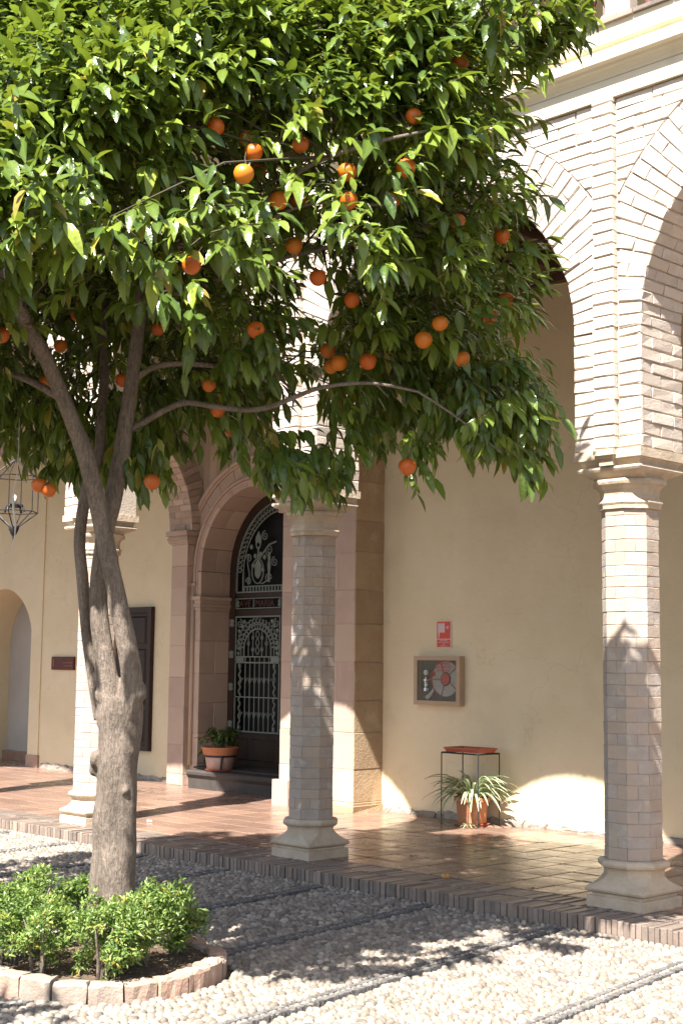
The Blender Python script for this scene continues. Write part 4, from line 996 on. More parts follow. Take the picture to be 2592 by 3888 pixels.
dp = thing('door_pot_plant', (-4.72, 2.97, .215), 'leafy dark green plant in a banded pale pot beside the iron door', 'plant')
px_, py_, pz_ = -4.76, 3.03, .216
t = MB(); t.lathe([(.145, pz_+.018), (.150, pz_+.02), (.178, pz_+.175), (.176, pz_+.18)], px_, py_, 22); t.build('pot', 'pot_pale', dp, smooth=True)
t = MB(); t.lathe([(.185, pz_+.181), (.193, pz_+.185), (.215, pz_+.255), (.222, pz_+.258), (.222, pz_+.272), (.20, pz_+.272), (.19, pz_+.25)], px_, py_, 22); t.build('rim', 'terracotta', dp, smooth=True)
t = MB(); t.lathe([(.13, pz_), (.165, pz_+.002), (.175, pz_+.018), (.15, pz_+.018)], px_, py_, 22); t.build('saucer', 'terracotta_red', dp)
t = MB(); t.lathe([(.180, pz_+.158), (.186, pz_+.16), (.188, pz_+.182), (.181, pz_+.183)], px_, py_, 22); t.tube([(px_+.155, py_-.10, pz_+.17), (px_+.145, py_-.11, pz_+.02)], .012, 6); t.build('iron_band', 'iron_black', dp)
def broad_leaf(base, d, L_, wd, droop, rg):
    pts = []; p_ = np.array(base, float); v = nrm(d); n = 4; vs = []; side = nrm(np.cross(v, [0, 0, 1]))
    for k in range(n+1):
        w_ = wd*math.sin(PI*(k+.15)/(n+.3)); vs += [p_-side*w_+V(0, 0, w_*.35), p_.copy(), p_+side*w_+V(0, 0, w_*.35)]
        p_ = p_+v*L_/n; v = nrm(v+V(0, 0, -droop))
    return vs, [(k*3+i, k*3+i+1, k*3+i+4, k*3+i+3) for k in range(n) for i in range(2)], [0, 1, 0]*(n+1)
rg = random.Random(8)
for k in range(20):     # stems with drooping leaflets
    a = rg.uniform(0, 2*PI); h = rg.uniform(.12, .26); o_ = rg.uniform(.08, .24)
    tip = V(px_+o_*math.cos(a), min(py_+o_*math.sin(a), 3.45), pz_+.26+h)
    t = MB(); t.tube([(px_+.06*math.cos(a), py_+.06*math.sin(a), pz_+.25), (tip+V(px_, py_, pz_+.3))/2+V(0, 0, .03), tip], .004, 5); t.build('stem', 'pot_leaf', dp)
    for q in range(6):
        b2 = a+rg.uniform(-1.8, 1.8); d = (math.cos(b2), math.sin(b2), rg.uniform(-.5, .3))
        vs, fs, md = broad_leaf(tip-V(0, 0, rg.uniform(0, .06)), d, rg.uniform(.09, .14), rg.uniform(.018, .026), rg.uniform(.1, .35), rg)
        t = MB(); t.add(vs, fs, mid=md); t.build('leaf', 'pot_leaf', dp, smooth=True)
for k in range(12):   # trailing ones over the left rim
    a = PI+rg.uniform(-.9, .5); vs, fs, md = broad_leaf((px_+.22*math.cos(a), py_+.2*math.sin(a), pz_+.27-rg.uniform(0, .14)), (math.cos(a), math.sin(a), -.4), .12, .024, .35, rg)
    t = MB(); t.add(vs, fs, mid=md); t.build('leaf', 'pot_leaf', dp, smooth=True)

# ------------------------------------------------------------------ small things on the floor
ff = thing('fallen_fruit', (1.42, -.08, 0), 'two small dried yellow fruit halves lying on the floor border', 'fruit')
for k, dx in enumerate((0, .024)):
    t = MB(); t.lathe([(.004, .004), (.013, .006), (.018, .018), (.015, .03), (.006, .036)], 1.42+dx*.7, -.08+dx*.7, 10); t.build('half', 'butt_fruit', ff, smooth=True)
t = MB(); t.tube([(-2.60, .40, .012), (-2.55, .42, .012)], .008, 6); tag(t.build('paper_scrap', 'paper'), 'tiny white paper scrap on the red floor left of the shaded column', 'paper')
for k, (x_, y_) in enumerate(((2.12, .0), (.55, .55))):
    t = MB(); 
    for q in range(3):
        a = q*2.1+k; t.add(*broad_leaf((x_, y_, .008), (math.cos(a), math.sin(a), .25), .05, .010, .1, rg)[:2])
    tag(t.build('dry_leaf', 'dry_leaf'), ('curled brown dry leaf on the brick border left of the right column', 'brown dry leaf on the tiles right of the shaded column')[k], 'leaf', 'dry leaves on the floor')

# ------------------------------------------------------------------ cobbles
RC, RR = (1.93, -3.23), .615          # planting ring
SLOPE = -.155                         # the slate lines lean a little off square
LINES = [(-5.45+1.02*k) for k in range(11)]     # x of each slate line at y = -0.5
def dome(seg=8):
    vs = [(0, 0, 1)]; 
    for z_, r_ in ((.78, .62), (.28, .95), (-.5, 1.0)):
        vs += [(r_*math.cos(2*PI*k/seg), r_*math.sin(2*PI*k/seg), z_) for k in range(seg)]
    fs = [(0, 1+k, 1+(k+1) % seg) for k in range(seg)]
    for q in range(2):
        for k in range(seg):
            a, b_ = 1+q*seg+k, 1+q*seg+(k+1) % seg
            fs += [(a, a+seg, b_+seg), (a, b_+seg, b_)]
    return np.array(vs), np.array(fs)
DV, DF = dome()
def in_ring(x_, y_): return (x_-RC[0])**2+(y_-RC[1])**2 < (RR+.045)**2
peb = []     # x, y, half length, half width, height, angle
rg = random.Random(21)
line_x = lambda k, y_: LINES[k]+SLOPE*(y_+.5)
y_lo, y_hi = -5.6, -.555
for k in range(len(LINES)-1):
    horiz = k % 2 == 0
    y_ = y_hi
    if horiz:       # rows across the panel
        row = 0
        while y_ > y_lo:
            dy = rg.uniform(.032, .044); xa, xb = line_x(k, y_)+.062, line_x(k+1, y_)-.062; x_ = xa+rg.uniform(0, .03)
            while x_ < xb:
                ln = rg.uniform(.036, .068)
                peb.append((x_+ln/2, y_-dy/2+rg.uniform(-.005, .005), ln*.51, dy*.53, rg.uniform(.011, .023), rg.gauss(SLOPE*.3, .18))); x_ += ln
            y_ -= dy
    else:           # rows along the panel
        xo = .062
        while xo < 1.02-.07:
            dx = rg.uniform(.033, .046); y_ = y_hi-rg.uniform(0, .03)
            while y_ > y_lo:
                ln = rg.uniform(.036, .066); peb.append((line_x(k, y_)+xo+dx/2+rg.uniform(-.004, .004), y_-ln/2, dx*.53, ln*.51, rg.uniform(.011, .023), rg.gauss(.12, .2))); y_ -= ln
            xo += dx
for k in range(len(LINES)):       # pale middle row of each dividing line
    y_ = y_hi
    while y_ > y_lo:
        ln = rg.uniform(.032, .05); peb.append((line_x(k, y_), y_-ln/2, .011, ln*.5, .018, -.15)); y_ -= ln
x_ = -6
while x_ < 5.2:                    # row along the kerb
    ln = rg.uniform(.035, .06); peb.append((x_+ln/2, -.533, ln*.5, .017, .022, 0)); x_ += ln
peb = np.array([q for q in peb if not in_ring(q[0], q[1]) and q[0] < 5.3])
print('pebbles', len(peb))
# keep 300 nearest the camera in view as pieces of their own
cv = np.array(CAM); rel = np.stack([peb[:, 0]-cv[0], peb[:, 1]-cv[1], np.full(len(peb), GZ-cv[2])], 1)
Fv, Rv, Uv = np.array(F), np.array(R1), np.array(U1)
dep = rel@Fv; sx_ = (rel@Rv)/dep*5285+1296; sy_ = 1944-(rel@Uv)/dep*5285
inview = (dep > 0) & (sx_ > 0) & (sx_ < 2592) & (sy_ < 3900)
order = np.argsort(np.where(inview, dep, 1e9))[:290]
sel = np.zeros(len(peb), bool); sel[order] = True
def jitter_dome(rs): 
    v = DV.copy(); v[:, :2] *= 1+rs.uniform(-.13, .13, (len(v), 1)); v[:, 2] += rs.uniform(-.08, .08, len(v)); return v
rs = np.random.RandomState(3); TEMPL = [jitter_dome(rs) for _ in range(12)]
tm = []
for v in TEMPL:
    me = bpy.data.meshes.new('pebble'); me.from_pydata([tuple(q) for q in v], [], [tuple(int(i) for i in f_) for f_ in DF]); me.materials.append(MATS['pebble'])
    me.polygons.foreach_set('use_smooth', [True]*len(me.polygons)); tm.append(me)
def peb_z(q): return GZ+.002
for i in order:
    q = peb[i]; o = bpy.data.objects.new('pebble', tm[rg.randrange(12)]); COL.objects.link(o); o.parent = ground
    o.location = (q[0], q[1], peb_z(q)); o.scale = (q[2], q[3], q[4]); o.rotation_euler = (rg.uniform(-.12, .12), rg.uniform(-.12, .12), q[5])
P = peb[~sel]; n = len(P); ti = rs.randint(0, 12, n); TV = np.stack(TEMPL)
v = TV[ti]*np.stack([P[:, 2], P[:, 3], P[:, 4]], 1)[:, None, :]
tx, ty_ = rs.uniform(-.12, .12, (2, n)); v[:, :, 2] += v[:, :, 0]*tx[:, None]+v[:, :, 1]*ty_[:, None]
ca, sa = np.cos(P[:, 5])[:, None], np.sin(P[:, 5])[:, None]
vx = v[:, :, 0]*ca-v[:, :, 1]*sa+P[:, 0][:, None]; vy = v[:, :, 0]*sa+v[:, :, 1]*ca+P[:, 1][:, None]; vz = v[:, :, 2]+GZ+.002
verts = np.stack([vx, vy, vz], 2).reshape(-1, 3)
faces = (DF[None]+(np.arange(n)*len(DV))[:, None, None]).reshape(-1)
np_mesh('pebbles', verts, faces, 3, 'pebble', ground, rnd=np.repeat(rs.rand(n), len(DV)), kind='stuff')
sl = MB()                          # slates on edge either side of the pale row
for k in range(len(LINES)):
    for s in (-1, 1):
        y_ = y_hi+.02
        while y_ > y_lo:
            ln = rg.uniform(.014, .022); xx = line_x(k, y_)+s*.030
            if not in_ring(xx, y_): sl.box(xx-.016, xx+.016, y_-ln+.003, y_, GZ-.03, GZ+rg.uniform(.012, .022), .0015)
            y_ -= ln
sl.build('slate_strips', 'slate', ground, kind='stuff')

# ------------------------------------------------------------------ planting ring, soil
ring = thing('planting_ring', (RC[0], RC[1], GZ), 'low round kerb of weathered stone blocks around the orange tree', 'kerb')
nb = 23; a = 0.1; rg = random.Random(11)
for k in range(nb):
    da = 2*PI/nb; a0, a1 = a+.008, a+da-.008; h = rg.uniform(-.022, .008); e = rg.uniform(-.012, .010); rings = []
    for q in range(5):
        aa = a0+(a1-a0)*q/4; c, s_ = math.cos(aa), math.sin(aa); jj = lambda: rg.uniform(-.006, .006)
        Pq = lambda r_, z_: (RC[0]+(r_+jj())*c, RC[1]+(r_+jj())*s_, z_+jj())
        o_ = RR+e
        rings.append([Pq(o_, GZ-.05), Pq(o_, -.012+h), Pq(o_-.012, .0+h), Pq(o_-.085, .0+h), Pq(o_-.095, -.012+h), Pq(o_-.095, GZ-.05)])
    t = MB(); t.loft(rings); t.build('block', 'ring_stone', ring); a += da
nr, na = 14, 48; vs = []; rs = np.random.RandomState(5)
for i in range(nr+1):
    for k in range(na):
        r_ = (RR-.088)*i/nr; aa = 2*PI*k/na; vs.append((RC[0]+r_*math.cos(aa), RC[1]+r_*math.sin(aa), -.03+rs.uniform(-.008, .008)+.03*(1-i/nr)))
fs = [(i*na+k, i*na+(k+1) % na, (i+1)*na+(k+1) % na, (i+1)*na+k) for i in range(nr) for k in range(na)]
t = MB(); t.add(vs, fs); struct(t.build('soil', 'soil', smooth=True), 'dry soil inside the planting ring')

# ------------------------------------------------------------------ leaves
def leaf_template(fold=.35, curl=.35, wid=.24):
    """unit leaf along +x, upper side +z: rows of (left edge, midrib, right edge)"""
    ts = (0, .22, .48, .76, 1.0); ws = (.0, .72, 1.0, .66, .0); vs, md = [], []
    for t_, w_ in zip(ts, ws):
        z_ = -curl*t_*t_*.5; h = w_*wid
        if w_ == 0: vs.append((t_, 0, z_)); md.append(1)
        else:
            vs += [(t_, h, z_+h*fold), (t_, 0, z_), (t_, -h, z_+h*fold)]; md += [0, 1, 0]
    fs = [(0, 2, 1), (0, 3, 2)]
    for q in (1, 4):
        fs += [(q, q+1, q+4), (q, q+4, q+3), (q+1, q+2, q+5), (q+1, q+5, q+4)]
    fs += [(7, 8, 10), (8, 9, 10)]
    return np.array(vs, float), np.array(fs), np.array(md, float)
LT = [leaf_template(fo, cu, wi) for fo, cu, wi in ((.35, .35, .185), (.2, .6, .20), (.5, .15, .175), (.3, .9, .19), (.6, .5, .185), (.25, 1.3, .18))]
def leaves_to_arrays(rows):
    """rows: origin, direction, normal, length, rnd -> vertices, triangles, rnd, mid"""
    n = len(rows); O = np.array([q[0] for q in rows]); D = np.array([q[1] for q in rows]); Nn = np.array([q[2] for q in rows]); Ls = np.array([q[3] for q in rows]); rn = np.array([q[4] for q in rows])
    D /= np.linalg.norm(D, axis=1)[:, None]; Nn = Nn-(Nn*D).sum(1)[:, None]*D; Nn /= np.linalg.norm(Nn, axis=1)[:, None]+1e-9; Sd = np.cross(Nn, D)
    ti = np.random.randint(0, len(LT), n); TV = np.stack([q[0] for q in LT])[ti]*Ls[:, None, None]
    v = O[:, None, :]+TV[:, :, 0:1]*D[:, None, :]+TV[:, :, 1:2]*Sd[:, None, :]+TV[:, :, 2:3]*Nn[:, None, :]
    nv = TV.shape[1]; f_ = (LT[0][1][None]+(np.arange(n)*nv)[:, None, None]).reshape(-1)
    return v.reshape(-1, 3), f_, np.repeat(rn, nv), np.tile(LT[0][2], n)

# ------------------------------------------------------------------ box shrubs round the trunk
SH = [(2.22, -3.24, .26, .42, 'right'), (2.30, -3.50, .22, .31, 'front'), (2.04, -3.66, .20, .33, 'fl'), (1.76, -3.66, .25, .40, 'left'), (1.50, -3.42, .25, .42, 'bl'), (1.50, -3.02, .22, .36, 'b'), (2.08, -2.88, .18, .30, 'rb')]
SL = {'right': 'tallest bright green box shrub right of the orange tree trunk', 'front': 'bright green box shrub directly in front of the orange tree trunk', 'fl': 'small leggy box shrub left of the front shrub, stems showing',
      'left': 'bright green box shrub at the left edge of the planting ring', 'bl': 'box shrub behind the left one, left of the trunk', 'b': 'box shrub half hidden behind the orange tree trunk', 'rb': 'low box shrub at the back right of the planting ring'}
for si, (x_, y_, w_, h, key) in enumerate(SH):
    T = thing('box_shrub', (x_, y_, -.03), SL[key], 'shrub', 'box shrubs in the planting ring'); rg = random.Random(50+si); rows = []
    lumps = [(rg.uniform(-.62, .62)*w_, rg.uniform(-.62, .62)*w_, h*rg.uniform(.40, .90), w_*rg.uniform(.16, .32)) for _ in range(17)]
    lumps += [(rg.uniform(-.55, .55)*w_, rg.uniform(-.55, .55)*w_, h*rg.uniform(.2, .45), w_*rg.uniform(.16, .26)) for _ in range(3)]
    for lx_, ly_, lz, lr in lumps:
        for k in range(int(95*(lr/.09)**1.6)):       # sprigs
            u_ = nrm(V(rg.gauss(0, 1), rg.gauss(0, 1), rg.gauss(.35, 1))); rr = lr*(rg.uniform(.5, 1.08) if rg.random() < .9 else rg.uniform(1.1, 1.5))
            c0 = V(x_+lx_, y_+ly_, -.03+lz)+u_*rr*V(1, 1, .85)
            if c0[2] < 0: continue
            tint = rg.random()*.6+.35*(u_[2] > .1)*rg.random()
            for q in range(5):
                d = nrm(u_*.7+V(rg.gauss(0, .6), rg.gauss(0, .6), rg.gauss(.25, .5)))
                rows.append((c0+V(rg.gauss(0, .008), rg.gauss(0, .008), rg.gauss(0, .008)), d, nrm(u_+V(rg.gauss(0, .4), rg.gauss(0, .4), .8)), rg.uniform(.018, .030), min(.99, tint+rg.uniform(0, .1))))
    v, f_, rn, md = leaves_to_arrays(rows)
    np_mesh('foliage', v, f_, 3, 'shrub_leaf', T, rnd=rn, mid=md*.3, kind='stuff')
    for k in range(rg.randint(3, 5)):
        dx, dy = rg.uniform(-.3, .3)*w_, rg.uniform(-.3, .3)*w_; t = MB()
        t.tube([(x_+dx*.7, y_+dy*.7, -.06), (x_+dx*.8+rg.uniform(-.01, .01), y_+dy*.8, .05), (x_+dx*1.1, y_+dy*1.1, h*.45), (x_+dx*1.6, y_+dy*1.6, h*.7)], [.011, .009, .006, .003], 6); t.build('stem', 'bark', T, smooth=True)

